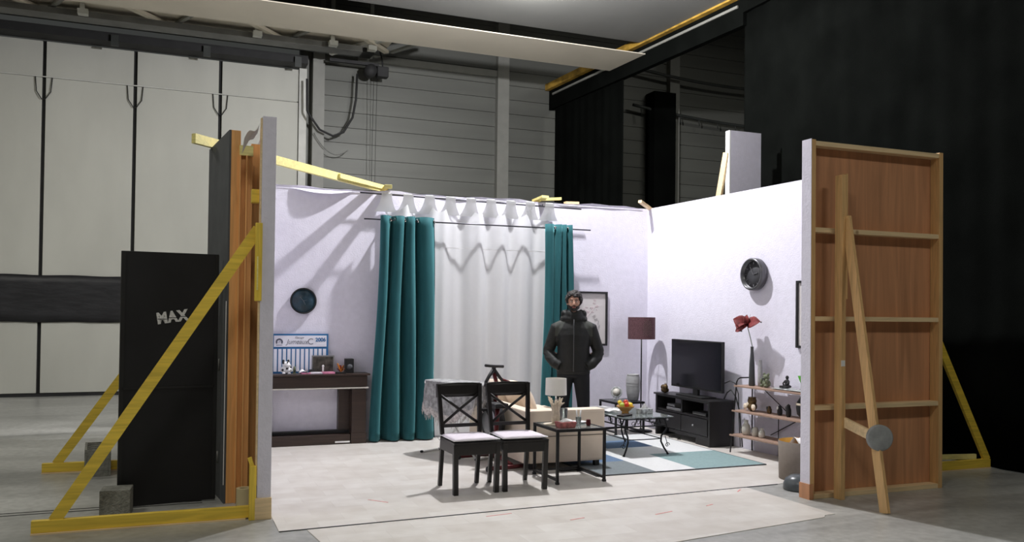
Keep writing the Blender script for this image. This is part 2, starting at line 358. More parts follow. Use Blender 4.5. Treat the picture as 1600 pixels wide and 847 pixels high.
# hall back wall: cladding boards as parts, columns
wall = MB(); wall.box(-3.83, 14, HY + 0.05, HY + 0.25, 0, CZ); wallh = struct('wall_back', wall, 'cladding', 'grey horizontally clad hall wall far behind the set')
colx = [(-3.62, -3.40), (0.15, 0.40), (4.30, 4.55), (8.6, 8.85)]
for i in range(28):
    z0 = i * 0.3
    for (a, b) in ((-3.40, 0.15), (0.40, 4.30), (4.55, 8.6)):
        m_ = MB(); m_.prism([(a, HY + 0.055), (b, HY + 0.055), (b, HY - 0.0), (a, HY - 0.0)], z0 + 0.003, z0 + 0.297)
        for v in m_.bm.verts:
            if v.co.y < HY + 0.01 and v.co.z < z0 + 0.1: v.co.y -= 0.014
        part('cladding_board', m_, 'cladding', wallh)
for (a, b) in colx:
    m_ = MB(); m_.box(a, b, HY - 0.16, HY + 0.04, 0, CZ); part('column', m_, 'column', wallh)
m_ = MB(); m_.box(-2.75, 0.2, HY - 0.12, HY - 0.02, 6.42, 6.55); part('rail_beam', m_, 'column', wallh)
m_ = MB(); m_.box(3.75, 4.3, HY - 0.4, HY - 0.03, 0, 6.45); part('black_recess_panel', m_, 'drape', wallh)
m_ = MB(); m_.box(-3.86, -3.72, HY - 0.05, HY + 0.1, 0, 6.15); part('guide_rail', m_, 'whitesteel', wallh)
# side and rear hall walls outside the frame
f = MB(); f.box(-16.1, -16, -16, 9, 0, CZ); struct('wall_left', f, 'cladding', 'grey hall wall at far left')
# big folding hall door
door = MB(); door.box(-16, -3.83, HY + 0.06, HY + 0.2, 0, 6.15); dr = struct('door_1', door, 'gasket', 'tall white folding hangar door of the hall')
PW = 1.44
for i in range(8):
    x1 = -3.87 - i * PW; x0 = x1 - PW + 0.06
    m_ = MB(); m_.box(x0, x1, HY, HY + 0.06, 0.06, 5.50, 0.006); m_.box(x0, x1, HY, HY + 0.06, 5.515, 6.13, 0.006); part('door_panel', m_, 'doorpan', dr)
    if i < 7:
        m_ = MB(); m_.tube([(x0 - 0.03 - 0.13, HY - 0.02, 5.5), (x0 - 0.03 - 0.11, HY - 0.03, 5.25), (x0 - 0.03 - 0.03, HY - 0.04, 5.12), (x0 - 0.03 + 0.03, HY - 0.04, 5.12), (x0 - 0.03 + 0.11, HY - 0.03, 5.25), (x0 - 0.03 + 0.13, HY - 0.02, 5.5)], 0.008, 6)
        part('door_cable', m_, 'gasket', dr)
m_ = MB(); m_.tube([(-15.9, HY - 0.015, 5.51), (-3.9, HY - 0.015, 5.51)], 0.010, 6); part('safety_wire', m_, 'whitesteel', dr)
m_ = MB(); m_.box(-15.9, -3.83, HY - 0.01, HY + 0.05, 0.0, 0.05); part('bottom_seal', m_, 'gasket', dr)
# header track and steelwork above the door
hd = thing('door_header', 'dark steel header track above the white folding doors', 'beam', (-9.5, HY - 0.5, 6.15))
m_ = MB(); m_.box(-6.5, 5.75, 0.1, 0.5, 0.0, 0.15); part('track', m_, 'gasket', hd)
m_ = MB(); m_.box(-6.5, 6.9, -0.35, 0.05, 0.22, 0.62); part('gutter_beam', m_, 'steel', hd)
m_ = MB(); m_.box(-6.5, 6.6, -0.75, -0.42, 0.10, 0.2); part('cable_tray', m_, 'steel2', hd)
for x in (-5.6, -1.0, -0.2, 2.4, 3.9, 5.5):
    m_ = MB(); m_.box(x, x + 0.12, 0.04, 0.095, -0.09, 0.1); part('track_bracket', m_, 'steel', hd)
m_ = MB(); m_.box(-6.5, 6.0, 0.3, 0.5, 0.62, 2.24); part('back_panel', m_, 'steel2', hd)
rf = thing('roof_truss', 'beige grey steel roof bracing seen above the header track', 'truss', (-9, HY - 1.4, 6.3))
m_ = MB(); m_.box(-6.9, 6.6, -1.2, 0.50, 0.14, 0.17); part('soffit_sheet', m_, 'slab', rf)
for k in range(7):
    x = -6 + k * 1.9
    m_ = MB(); m_.beam((x, -1.0, 0.08), (x + 1.2, 0.42, 0.08), 0.10, 0.06); part('diagonal_brace', m_, 'slab', rf)
    m_ = MB(); m_.beam((x + 1.9, -1.0, 0.085), (x + 1.3, 0.42, 0.085), 0.07, 0.04); part('diagonal_brace', m_, 'column', rf)
for x in (-1.1, 1.5, 4.2, 5.5, 6.2):
    m_ = MB(); m_.box(x, x + 0.07, 0.0, 0.07, 0.0, 0.8); m_.box(x - 0.03, x + 0.12, -0.04, 0.11, -0.05, 0.03); part('hanger', m_, 'whitesteel', rf)
m_ = MB(); m_.beam((5.6, 0.65, 0.0), (7.1, -0.75, 0.25), 0.09, 0.07); part('strut', m_, 'whitesteel', rf)
# broad beige beam across the hall
m_ = MB(); m_.box(-16, 1.73, 2.83, 4.0, 6.1, 6.115, 0.002)
bm_ = struct('trim_1', m_, 'slab', 'broad beige horizontal beam crossing the hall under the ceiling')
m_ = MB()
for k in range(8): m_.box(1.66, 1.735, 2.95 + k * 0.13, 3.01 + k * 0.13, 6.092, 6.11)
part('end_bolts', m_, 'gasket', bm_, kind='stuff')
# hoist with cables
h = thing('chain_hoist', 'black motor hoist hanging in front of the grey cladding', 'hoist', (-2.50, HY - 0.45, 6.12))
h.scale = (0.72, 0.72, 0.72)
m_ = MB(); m_.lathe([(0.02, -0.17), (0.16, -0.15), (0.17, 0.0), (0.16, 0.15), (0.02, 0.17)], 16, (-0.12, 0, 0.02), Matrix.Rotation(R(90), 4, 'X')); part('drum', m_, 'gasket', h)
m_ = MB(); m_.box(0.05, 0.36, -0.13, 0.13, -0.12, 0.16, 0.03); part('motor', m_, 'gasket', h)
m_ = MB(); m_.tube([(0.22, 0, 0.14), (0.2, 0, 0.35), (0.13, 0, 0.62)], 0.02, 6); part('hook', m_, 'gasket', h)
m_ = MB(); m_.box(-1.2, 0.1, -0.06, 0.06, 0.16, 0.24); part('hoist_rail', m_, 'gasket', h)
m_ = MB(); m_.tube([(-0.02, 0, -0.12), (-0.02, 0.1, -2.0), (-0.02, 0.1, -5.9)], 0.006, 5); m_.tube([(0.07, 0, -0.12), (0.07, 0.1, -2.0), (0.07, 0.1, -5.9)], 0.006, 5); part('hand_chain', m_, 'gasket', h)
def hang(p, q, sag, n=16):
    p = Vector(p); q = Vector(q)
    return [p.lerp(q, i / n) + Vector((0, 0, -sag * 4 * (i / n) * (1 - i / n))) for i in range(n + 1)]
m_ = MB(); m_.tube(hang((-3.75, HY - 0.28, 5.9), (-3.74, HY - 0.28, 5.3), 0.0) + [Vector(v) for v in ((-3.68, HY - 0.28, 5.2), (-3.5, HY - 0.28, 4.96), (-3.25, HY - 0.28, 4.86), (-3.05, HY - 0.28, 4.95), (-2.88, HY - 0.28, 5.25), (-2.82, HY - 0.28, 5.6), (-2.80, HY - 0.28, 6.1))], 0.022, 8)
solo('hanging_cable', m_, 'gasket', 'thick black cable looping down between folding door and hoist', 'cable')
m_ = MB(); m_.tube(hang((-3.6, HY - 0.22, 4.9), (-2.95, HY - 0.22, 4.62), 0.22), 0.008, 6)
solo('hanging_cable', m_, 'steel2', 'thin grey wire sagging beneath the thick black cable', 'cable')
# sagging pipe and cable right of the far drape
m_ = MB(); m_.tube([(1.9, 3.35, 6.02)] + hang((3.2, HY - 0.3, 6.95), (8.2, HY - 0.3, 6.90), 0.15), 0.035, 8)
solo('ceiling_pipe', m_, 'steel', 'dark pipe high on the wall between the black drapes, upper one', 'pipe')
m_ = MB(); m_.tube(hang((3.3, HY - 0.24, 6.78 - 0.65), (8.0, HY - 0.24, 6.5 - 0.55), 0.1), 0.035, 8)
pp = solo('cable_bundle', m_, 'steel', 'dark cable bundle sagging on clips between the black drapes', 'cable')
for k in range(9):
    m_ = MB(); x = 3.5 + k * 0.5; m_.tube([(x, HY - 0.24, 6.06 - k * 0.02), (x + 0.03, HY - 0.24, 5.88 - k * 0.02)], 0.012, 5); part('clip', m_, 'steel', pp)
# black plastic band across the doors
m_ = MB(); m_.grid(60, 6, lambda a, b: (-11.8 + a * 6.2, HY - 0.03 + 0.012 * math.sin(a * 90 + b * 5) * (b - .5), 1.28 + b * 0.81 + 0.006 * math.sin(a * 40)), 0.004)
solo('plastic_sheet', m_, 'tarp', 'long black plastic sheet band taped across the white folding doors', 'sheet')

# rail with yellow crane beam and the black drapes
def rail_pt(v): return (1.83 if v > -0.3 else 1.83 - (-0.3 - v) * 0.068)
rl = thing('crane_beam', 'yellow and black overhead beam that carries the black drapes', 'beam', (1.83, -5, 6.2))
def seg(y0, y1, xo, w_, z0, z1, mt, nm):
    m_ = MB(); x0 = rail_pt(-y0) - 1.83 + xo; x1 = rail_pt(-y1) - 1.83 + xo
    a = [(x0 - w_, y0 + 5), (x0 + w_, y0 + 5), (x1 + w_, y1 + 5), (x1 - w_, y1 + 5)]
    m_.prism(a, z0 - 6.2, z1 - 6.2); part(nm, m_, mt, rl)
for a, b in ((-14, 0.3), (0.3, 6.4)):
    seg(a, b, -0.02, 0.13, 6.27, 6.40, 'rustyellow', 'yellow_girder')
    seg(a, b, 0.10, 0.02, 6.16, 6.27, 'steel', 'girder_web')
    seg(a, b, 0.0, 0.055, 5.86 if b > 1 else 6.05, 6.268, 'drape', 'valance')
seg(0.4, 3.0, -0.075, 0.012, 6.14, 6.18, 'column', 'track_strip')
seg(-6.0, -0.3, -0.075, 0.012, 6.14, 6.18, 'column', 'track_strip')
seg(4.0, 6.2, -0.075, 0.012, 6.14, 6.18, 'column', 'track_strip')
def drape(name, p0, p1, z0, z1, folds, amp, label, lean=0.0, low=0.0):
    p0 = Vector(p0); p1 = Vector(p1); d = (p1 - p0); nrm = Vector((-d.y, d.x)).normalized()
    m_ = MB()
    def fn(a, b):
        z = z1 + (z0 - z1) * b
        q = p0 + d * a + nrm * (amp * math.sin(a * folds * 6.283 + 0.6 * math.sin(a * 17)) * (0.5 + 0.5 * b)) + d.normalized() * (lean * b * (1 - a))
        return (q.x, q.y, z)
    m_.grid(folds * 10, 8, fn, 0.006)
    return solo(name, m_, 'drape', label, 'curtain')
drape('stage_drape', (1.84, 0.34), (1.84, -12.0), 0.01, 6.15, 34, 0.014, 'huge black stage drape filling the right side down to the floor', lean=-0.0)
drape('stage_drape', (1.42, 6.20), (1.63, 3.63), 0.01, 6.15, 9, 0.012, 'far black stage drape hanging behind the back wall of the set')

# housings added for the unseen hall fill lights, then the other lamps
for hx, hy, hp, hn in HALL:
    t = thing('hall_fill_lamp', 'unseen white fill lamp over the hall, at its %s' % hn, 'lamp', (hx, hy, 6.07), 0, 'unseen hall fill lamps')
    m_ = MB(); m_.box(-0.9, 0.9, -0.35, 0.35, 0.01, 0.22, 0.02); part('housing', m_, 'whitesteel', t)
t = thing('unseen_ceiling_lamp', 'small unseen lamp added on the grey low ceiling to make its bright patch', 'lamp', (-1.28, 0.95, 6.27))
m_ = MB(); m_.lathe([(0.02, -0.06), (0.04, -0.04), (0.04, 0.02), (0.02, 0.025)], 16); part('socket', m_, 'gasket', t)
t = thing('hall_fill_lamp', 'unseen white fill lamp over the hall, behind the black drape', 'lamp', (4.6, 1.5, 8.02), 0, 'unseen hall fill lamps')
m_ = MB(); m_.box(-0.9, 0.9, -0.35, 0.35, 0.01, 0.22, 0.02); part('housing', m_, 'whitesteel', t)
t = thing('set_lamp', 'film lamp on a cable above the set just outside the photograph', 'lamp', (SETLAMP[0], SETLAMP[1], SETLAMP[2] + 0.16))
m_ = MB(); m_.lathe([(0.03, 0), (0.07, 0.02), (0.07, 0.12), (0.03, 0.2)], 16); part('socket', m_, 'gasket', t)
m_ = MB(); m_.tube([(0, 0, 0.18), (0, 0, CZ - SETLAMP[2] - 0.16)], 0.012, 6); part('cable', m_, 'gasket', t)

# ================================================================ THE SET WALLS
WH = 2.985
# back wall
m_ = MB(); m_.box(-5.46, 0.0, 0.0, 0.02, 0, WH); sb = struct('wall_set_back', m_, 'wallpaper', 'white woodchip papered back wall of the stage set')
for k in range(9):
    m_ = MB(); x = -5.40 + k * 0.66; m_.box(x, x + 0.05, 0.02, 0.10, 0, WH - 0.03); part('stud', m_, 'pine', sb)
for z in (0.02, 1.5, WH - 0.08):
    m_ = MB(); m_.box(-5.44, 0.0, 0.10, 0.14, z, z + 0.06); part('rail', m_, 'pinex', sb)
m_ = MB()
m_.grid(40, 2, lambda a, b: (-5.3 + a * 5.2, -0.004 - 0.02 * b * abs(math.sin(a * 9)), WH - 0.012 + b * (0.02 + 0.012 * math.sin(a * 23) + 0.008 * math.sin(a * 61))))
part('paper_edge', m_, 'wallpaper', sb)
m_ = MB(); m_.grid(14, 2, lambda a, b: (-4.8 + a * 0.75, -0.006 - 0.09 * math.sin(a * 3.1) * b, WH - 0.01 - 0.06 * math.sin(a * 3.14) * b)); part('curled_paper', m_, 'wallpaper', sb)
# right wall (slightly splayed)
ang = math.atan2(0.30, 4.2)
m_ = MB(); m_.box(0, 0.02, -4.21, 0.0, 0, 3.03)
for v in m_.bm.verts:
    if v.co.z > 1: v.co.z = WH + 0.035 * (-v.co.y / 4.21)
sr = struct('wall_right', m_, 'wallpaper', 'bright white papered right wall of the stage set'); sr.rotation_euler = (0, 0, ang)
for k in range(7):
    m_ = MB(); y = -0.1 - k * 0.66; m_.box(0.02, 0.10, y - 0.05, y, 0, WH - 0.03); part('stud', m_, 'pine', sr)
for z in (0.02, 1.5, WH - 0.08):
    m_ = MB(); m_.box(0.10, 0.14, -4.15, -0.06, z, z + 0.06); part('rail', m_, 'pinex', sr)
# left wall, wooden back towards the hall
m_ = MB(); m_.box(-5.385, -5.35, -3.56, 0.0, 0, 2.99); sl = struct('wall_set_left', m_, 'wallpaper', 'left wall of the stage set seen from its grey end and wooden back')
m_ = MB(); m_.box(-5.445, -5.345, -3.575, -3.52, 0.02, 3.0, 0.003); part('end_strip', m_, 'wallpaper', sl, 'grey lavender papered end of the wall')
for y in (-3.52, -2.72, -2.35, -1.9, -1.4, -0.9, -0.4, -0.02):
    m_ = MB(); m_.box(-5.455, -5.386, y, y + 0.045, 0, 2.97 - 0.01 * abs(y)); part('stud', m_, 'orangepine', sl)
m_ = MB(); m_.box(-5.458, -5.446, -3.57, -3.53, 0.25, 2.985); part('edge_batten', m_, 'pinex', sl)
for z in (0.0, 1.45, 2.88):
    m_ = MB(); m_.box(-5.45, -5.386, -2.3, -1.95, z, z + 0.06); part('rail', m_, 'pinex', sl)
m_ = MB(); m_.box(-5.51, -5.44, -3.50, -3.42, 2.36, 2.46, 0.003); part('nailed_block', m_, 'yellow', sl)
m_ = MB(); m_.box(-5.46, -5.34, -3.59, -3.50, 0.0, 0.16, 0.004); part('foot_block', m_, 'pinex', sl)
# crumpled paper on top
m_ = MB()
m_.grid(8, 6, lambda a, b: (-5.56 + a * 0.11, -3.46 + b * 0.35, 2.86 + 0.10 * a + 0.02 * math.sin(a * 7 + b * 5) - 0.06 * b * (1 - a)))
solo('torn_paper', m_, 'paper', 'torn crumpled white paper stuck on top of the left wall', 'paper')

# grey flat beside the left wall
t = thing('scenery_flat', 'narrow dark grey scenery flat standing left of the left wall', 'scenery flat', (-5.60, -2.95, 0), math.atan2(0.113, 1.003))
m_ = MB(); m_.box(-0.045, -0.03, 0, 1.02, 0.0, 3.0); part('face_panel', m_, 'greyface', t)
m_ = MB(); m_.box(-0.029, 0.045, 0, 0.045, 0, 3.0, 0.003); part('stile', m_, 'orangepine', t)
m_ = MB(); m_.box(-0.029, 0.045, 0.975, 1.02, 0, 3.0, 0.003); part('stile', m_, 'orangepine', t)
m_ = MB(); m_.box(-0.052, -0.046, -0.004, 0.0, 0.15, 1.62); part('pale_edge_line', m_, 'white', t)
for z in (0.0, 0.9, 1.9, 2.93):
    m_ = MB(); m_.box(-0.029, 0.03, 0.046, 0.974, z, z + 0.06); part('rail', m_, 'pinex', t)
# return flat with wooden back facing the camera
t = thing('scenery_flat', 'orange pine backed flat filling the gap beside the left wall', 'scenery flat', (-5.48, -2.95, 0))
m_ = MB(); m_.box(-0.085, 0.02, 0.03, 0.05, 0, 2.86); part('panel', m_, 'orangepine', t)
for x in (-0.085, -0.035):
    m_ = MB(); m_.box(x, x + 0.012, -0.02, 0.03, 0, 2.80, 0.002); part('batten', m_, 'orangepine', t)
m_ = MB(); m_.box(-0.085, 0.02, -0.015, 0.02, 2.80, 2.88); part('top_rail', m_, 'paleyellow', t)

# black door leaf
d0 = Vector((-6.42, -2.90)); d1 = Vector((-5.70, -2.80))
t = thing('door_leaf', 'black door leaf with white stencilled letters left of the set', 'door', (d0.x, d0.y, 0), math.atan2(d1.y - d0.y, d1.x - d0.x))
DW = (d1 - d0).length
m_ = MB(); m_.box(0, DW, 0, 0.04, 0.01, 2.0, 0.003); part('leaf', m_, 'blackdoor', t)
for x0, x1, z0, z1 in ((0.02, DW - 0.02, 0.92, 0.94), (0.0, 0.03, 0.02, 1.99), (DW - 0.03, DW, 0.02, 1.99)):
    m_ = MB(); m_.box(x0, x1, -0.006, -0.0005, z0, z1); part('edge_strip', m_, 'black', t)
for z in (0.3, 1.05, 1.75):
    m_ = MB(); m_.tube([(DW + 0.012, 0.0, z), (DW + 0.012, 0.0, z + 0.1)], 0.009, 8); part('hinge', m_, 'steel2', t)
for k, (ch, dz) in enumerate((('M', 0.0), ('A', 0.012), ('X', 0.022))):
    o = text('stencil_letter', ch, 0.115, 'stencil', t, (0.300 + k * 0.077, -0.003, 1.475 + dz), (RX, 0, 0), 0.0008, sx=0.85, off=0.0065)
    o.rotation_euler = (RX, -R(9), 0)
m_ = MB()
for k in range(3): m_.box(0.266 + k * 0.077, 0.336 + k * 0.077, -0.0045, -0.0040, 1.468 + k * 0.011, 1.473 + k * 0.011)
part('stencil_bridge', m_, 'blackdoor', t)

# right flat, seen from its wooden back
FY = -4.33
t = thing('scenery_flat', 'large plywood scenery flat at right, its wooden back facing us', 'scenery flat', (-1.02, FY, 0))
FW = 1.51
for z0, z1 in ((0.06, 0.75), (0.79, 1.51), (1.55, 2.27), (2.31, 3.01)):
    m_ = MB(); m_.box(0.045, FW - 0.045, 0.052, 0.060, z0 - 0.02, z1 + 0.02); part('plywood_panel', m_, 'ply', t)
m_ = MB(); m_.box(0.0, FW, 0.061, 0.066, 0, 3.06); part('papered_face', m_, 'wallpaper', t)
m_ = MB(); m_.box(-0.004, 0.0, -0.05, 0.066, 0.09, 3.065); part('papered_edge', m_, 'wallpaper', t, 'white papered edge')
for x in (0.0005, FW - 0.045):
    m_ = MB(); m_.box(x, x + 0.0445, -0.05, 0.051, 0, 3.06, 0.002); part('stile', m_, 'pine', t)
for z in (0.0, 0.75, 1.51, 2.27, 3.01):
    m_ = MB(); m_.box(0.0455, FW - 0.0455, -0.045, 0.051, z, z + 0.04, 0.002); part('rail', m_, 'pinex', t)
m_ = MB(); m_.box(-0.012, 0.03, -0.056, 0.07, 0.0, 0.13); part('scuffed_corner', m_, 'ply', t, 'torn red brown bottom corner')
# its brace
t = thing('wooden_brace', 'unpainted pine A-frame brace leaning on the plywood flat', 'brace', (-0.735, -4.45, 0))
m_ = MB(); m_.box(-0.045, 0.0, -0.03, 0.055, 0.0, 2.76, 0.003); m_.box(0.0, 0.018, -0.03, 0.03, 1.7, 2.77, 0.003); part('post', m_, 'pine', t)
m_ = MB(); m_.beam((0.01, -0.02, 2.40), (-0.055, -0.52, 0.0), 0.028, 0.085, up=(0, 1, 0.2)); part('leg', m_, 'pine', t)
m_ = MB(); m_.beam((0.0, -0.0, 0.66), (-0.005, -0.42, 0.56), 0.028, 0.08); part('crossbar', m_, 'pinex', t)
m_ = MB(); m_.box(-0.05, -0.01, -0.034, -0.030, 1.13, 1.18); part('white_label', m_, 'paper', t)
m_ = MB(); m_.lathe([(0.001, -0.02), (0.095, -0.02), (0.105, -0.014), (0.105, 0.014), (0.095, 0.02), (0.001, 0.02)], 32, (0, 0, 0), Matrix.Rotation(R(90), 4, 'X'))
m_.lathe([(0.02, -0.024), (0.02, 0.024)], 16, (0, 0, 0), Matrix.Rotation(R(90), 4, 'X'))
solo('disc_weight', m_, 'zinc', 'round grey disc weight hung on the pine brace crossbar', 'weight', (-0.775, -4.895, 0.585), R(-20))

# yellow braces
def ybrace(label, loc, rz, L, wall_h, foot=0.14, back=True):
    t = thing('yellow_brace', label, 'brace', loc, rz)
    m_ = MB(); m_.box(0.0, L, -0.025, 0.025, 0.012, 0.095, 0.003); part('base_board', m_, 'yellow', t)
    m_ = MB(); m_.box(0.0, L - 0.1, -0.04, 0.03, 0.0, 0.011); part('base_strip', m_, 'pinex', t)
    m_ = MB(); m_.beam((foot, 0.0, 0.085), (L - 0.04, 0.0, wall_h), 0.082, 0.03, up=(0, 1, 0)); part('diagonal', m_, 'yellow', t)
    return t
t = ybrace('big yellow painted wooden brace in the left foreground holding the left wall', (-6.92, -3.50, 0), R(-0.5), 1.50, 2.16)
m_ = MB(); m_.box(1.42, 1.47, -0.075, -0.03, 0.0, 0.40, 0.004); m_.beam((1.445, -0.05, 0.38), (1.42, -0.05, 0.46), 0.03, 0.03); part('foot_upright', m_, 'yellowv', t)
m_ = MB(); m_.box(1.435, 1.485, -0.075, -0.04, 1.62, 2.20, 0.004); part('top_plate', m_, 'yellowv', t)
m_ = MB(); m_.box(1.447, 1.457, -0.09, -0.075, 1.70, 1.95); part('top_splinter', m_, 'paleyellow', t)
t = ybrace('smaller yellow brace farther back behind the black door leaf', (-7.15, -1.13, 0), R(-2), 1.66, 2.3, foot=0.12)
t = ybrace('yellow triangular brace behind the plywood flat by the black drape', (1.83, -3.77, 0), R(180), 1.44, 2.55, foot=0.03)
m_ = MB(); m_.beam((0.15, -0.03, 0.12), (1.3, -0.35, 0.10), 0.03, 0.05); part('side_stay', m_, 'paleyellow', t)
# cinder blocks
t = thing('cinder_block', 'grey concrete block behind the front yellow brace', 'concrete block', (-6.42, -3.12, 0), R(-4))
m_ = MB(); m_.box(-0.105, 0.105, -0.04, 0.16, 0, 0.20, 0.006); part('body', m_, 'cinder', t)
t = thing('cinder_block', 'hollow concrete block weighing down the rear yellow brace', 'concrete block', (-6.66, -1.45, 0), R(4))
for x in (-0.11, 0.09): m_ = MB(); m_.box(x, x + 0.02, 0, 0.5, 0, 0.25, 0.002); part('side_wall', m_, 'cinder', t)
for y in (0.0, 0.12, 0.24, 0.36, 0.48): m_ = MB(); m_.box(-0.089, 0.089, y, y + 0.02, 0, 0.248); part('web', m_, 'cinder', t)
m_ = MB(); m_.lathe([(0.035, 0), (0.06, 0), (0.06, 0.15), (0.035, 0.15)], 32, closed=True); solo('tape_roll', m_, 'tape', 'cream roll of tape standing on the floor by the left wall foot', 'tape', (-5.50, -3.12, 0))
# pole over the corner and stick ends
m_ = MB(); m_.beam((-5.90, -2.21, 3.045), (-3.66, 0.14, 3.045), 0.045, 0.085); m_.beam((-4.35, -0.62, 3.05), (-3.62, 0.165, 3.06), 0.05, 0.05)
solo('timber_pole', m_, 'paleyellow', 'long pale yellow timber laid across the top left corner of the set', 'timber')
m_ = MB(); m_.beam((-3.60, 0.16, 3.075), (-3.74, -0.44, 2.995), 0.09, 0.045, bev=0.004); solo('strut_end', m_, 'paleyellow', 'beige strut end poking over the wall where the timber ends', 'timber')
m_ = MB(); m_.beam((-1.62, 0.16, 3.02), (-1.60, -0.12, 3.045), 0.10, 0.03); m_.beam((-1.62, 0.0, 3.02), (-1.32, 0.02, 3.05), 0.06, 0.035); solo('strut_end', m_, 'paleyellow', 'short yellow wood pieces on the wall top above the right teal curtain', 'timber')
m_ = MB(); m_.beam((-1.24, 0.05, 3.005), (-1.05, 0.05, 3.01), 0.08, 0.03); solo('wood_scrap', m_, 'pinex', 'small pinkish wood scrap on the wall top right of the yellow pieces', 'timber')
m_ = MB(); m_.beam((0.08, 0.02, 2.97), (-0.26, -0.22, 3.05), 0.05, 0.035); solo('strut_end', m_, 'pinex', 'pale strut end poking over the back right corner of the set', 'timber')
# tall white flat behind the right wall
t = thing('scenery_flat', 'tall narrow white flat standing behind the right wall of the set', 'scenery flat', (0.95, -0.55, 0))
m_ = MB(); m_.box(0, 0.5, 0, 0.02, 0, 4.05); part('papered_face', m_, 'wallpaper', t)
m_ = MB(); m_.box(-0.02, 0.0, 0, 0.09, 0, 4.05); part('papered_edge', m_, 'white', t)
m_ = MB(); m_.box(0.0, 0.05, 0.02, 0.09, 0, 4.0); m_.box(0.45, 0.5, 0.02, 0.09, 0, 4.0); part('frame', m_, 'pine', t)
m_ = MB(); m_.beam((0.72, 0.25, 0.0), (0.925, -0.49, 3.75), 0.05, 0.08); solo('wooden_prop', m_, 'pinex', 'pale wooden prop leaning beside the tall white flat', 'timber')

# ================================================================ FLOOR COVERING
m_ = MB(); m_.prism([(-5.34, -0.005), (-0.01, -0.005), (0.24, -3.55), (-0.45, -3.66), (-0.86, -3.765), (-5.33, -3.985)], 0.0, 0.004)
solo('vinyl_sheet', m_, 'vinyl', 'large beige stone-patterned vinyl sheet covering the set floor', 'floor covering')
vs_ = C.objects['vinyl_sheet']
m_ = MB(); m_.beam((-5.33, -3.989, 0.0035), (-0.86, -3.769, 0.0035), 0.012, 0.004); part('dark_edge', m_, 'gasket', vs_, 'dark seam edge')
m_ = MB(); m_.prism([(-5.14, -4.0), (-1.23, -3.80), (-1.19, -4.86), (-1.30, -4.87), (-1.35, -4.92), (-2.81, -5.14), (-5.0, -5.25)], 0.0, 0.004)
solo('vinyl_sheet', m_, 'vinyl', 'front strip of beige vinyl before the dark seam in the foreground', 'floor covering')
tp = [((-4.53, -3.2), (-4.40, -3.35), 'red tape mark on the vinyl left of the chairs, longer one'), ((-3.81, -4.05), (-3.59, -4.02), 'red tape mark along the vinyl seam below the chairs'),
      ((-2.55, -4.42), (-2.37, -4.37), 'red tape mark on the front vinyl strip, middle of it'), ((-2.0, -4.3), (-1.92, -4.27), 'small red tape mark on the front strip right of the middle'),
      ((-1.42, -3.93), (-1.34, -3.86), 'pinkish red tape tag on the seam near the basket'), ((-3.25, -4.36), (-3.12, -4.33), 'faint red tape mark on the front strip below the right chair')]
for (a, b, lab) in tp:
    a = Vector((*a, 0.005)); b = Vector((*b, 0.005)); m_ = MB(); m_.beam(a, b, 0.012, 0.0015); solo('tape_mark', m_, 'redtape', lab, 'tape mark')
# rug in colour blocks
t = thing('rug', 'block-patterned rug in white, blue, grey and teal under the coffee table', 'rug', (-1.33, -2.0, 0.0041))
rx0, rx1, ry0, ry1 = -0.95, 1.00, -0.92, 1.35
blocks = [(-0.95, -0.30, -0.92, -0.30, 'ruggrey'), (-0.30, 0.16, -0.92, -0.30, 'rugwhite'), (0.16, 1.0, -0.92, -0.02, 'rugteal'),
          (-0.95, -0.30, -0.30, 0.35, 'rugblue'), (-0.30, 0.16, -0.30, 0.35, 'rugwhite'), (0.16, 1.0, -0.02, 0.45, 'rugwhite'),
          (-0.95, -0.1, 0.35, 1.35, 'rugwhite'), (-0.1, 0.5, 0.45, 0.95, 'rugblue'), (0.5, 1.0, 0.45, 1.35, 'rugwhite'), (-0.1, 0.16, 0.35, 0.45, 'rugwhite'), (-0.1, 0.5, 0.95, 1.35, 'ruggrey')]
for a, b, c, d, mt in blocks:
    m_ = MB(); m_.box(a, b, c, d, 0, 0.010); part('rug_block', m_, mt, t)
m_ = MB()
for q in ((rx0 - 0.012, rx1 + 0.012, ry0 - 0.012, ry0 - 0.0005), (rx0 - 0.012, rx1 + 0.012, ry1 + 0.0005, ry1 + 0.012), (rx0 - 0.012, rx0 - 0.0005, ry0, ry1), (rx1 + 0.0005, rx1 + 0.012, ry0, ry1)): m_.box(*q, 0, 0.011)
part('binding', m_, 'greyface', t)

# ================================================================ BACK WALL FURNISHINGS
# curtain rods
for (x0, x1, z, lab) in ((-3.96, -0.97, 2.635, 'lower dark curtain rod carrying the teal curtains'), (-4.00, -1.08, 2.93, 'upper dark curtain rod carrying the white sheer')):
    yy = -0.17 if z < 2.8 else -0.11
    dz = 0.0 if z < 2.8 else -0.02
    t = thing('curtain_rod', lab, 'curtain rod', ((x0 + x1) / 2, yy, z)); L = (x1 - x0) / 2
    m_ = MB(); m_.tube([(-L, 0, -dz), (L, 0, dz)], 0.009, 10); part('rod', m_, 'rod', t)
    for x in (-L * 0.80, L * 0.62):
        m_ = MB(); m_.beam((x, 0.0, 0.005), (x, -yy - 0.001, 0.005), 0.012, 0.02); part('bracket', m_, 'rod', t)
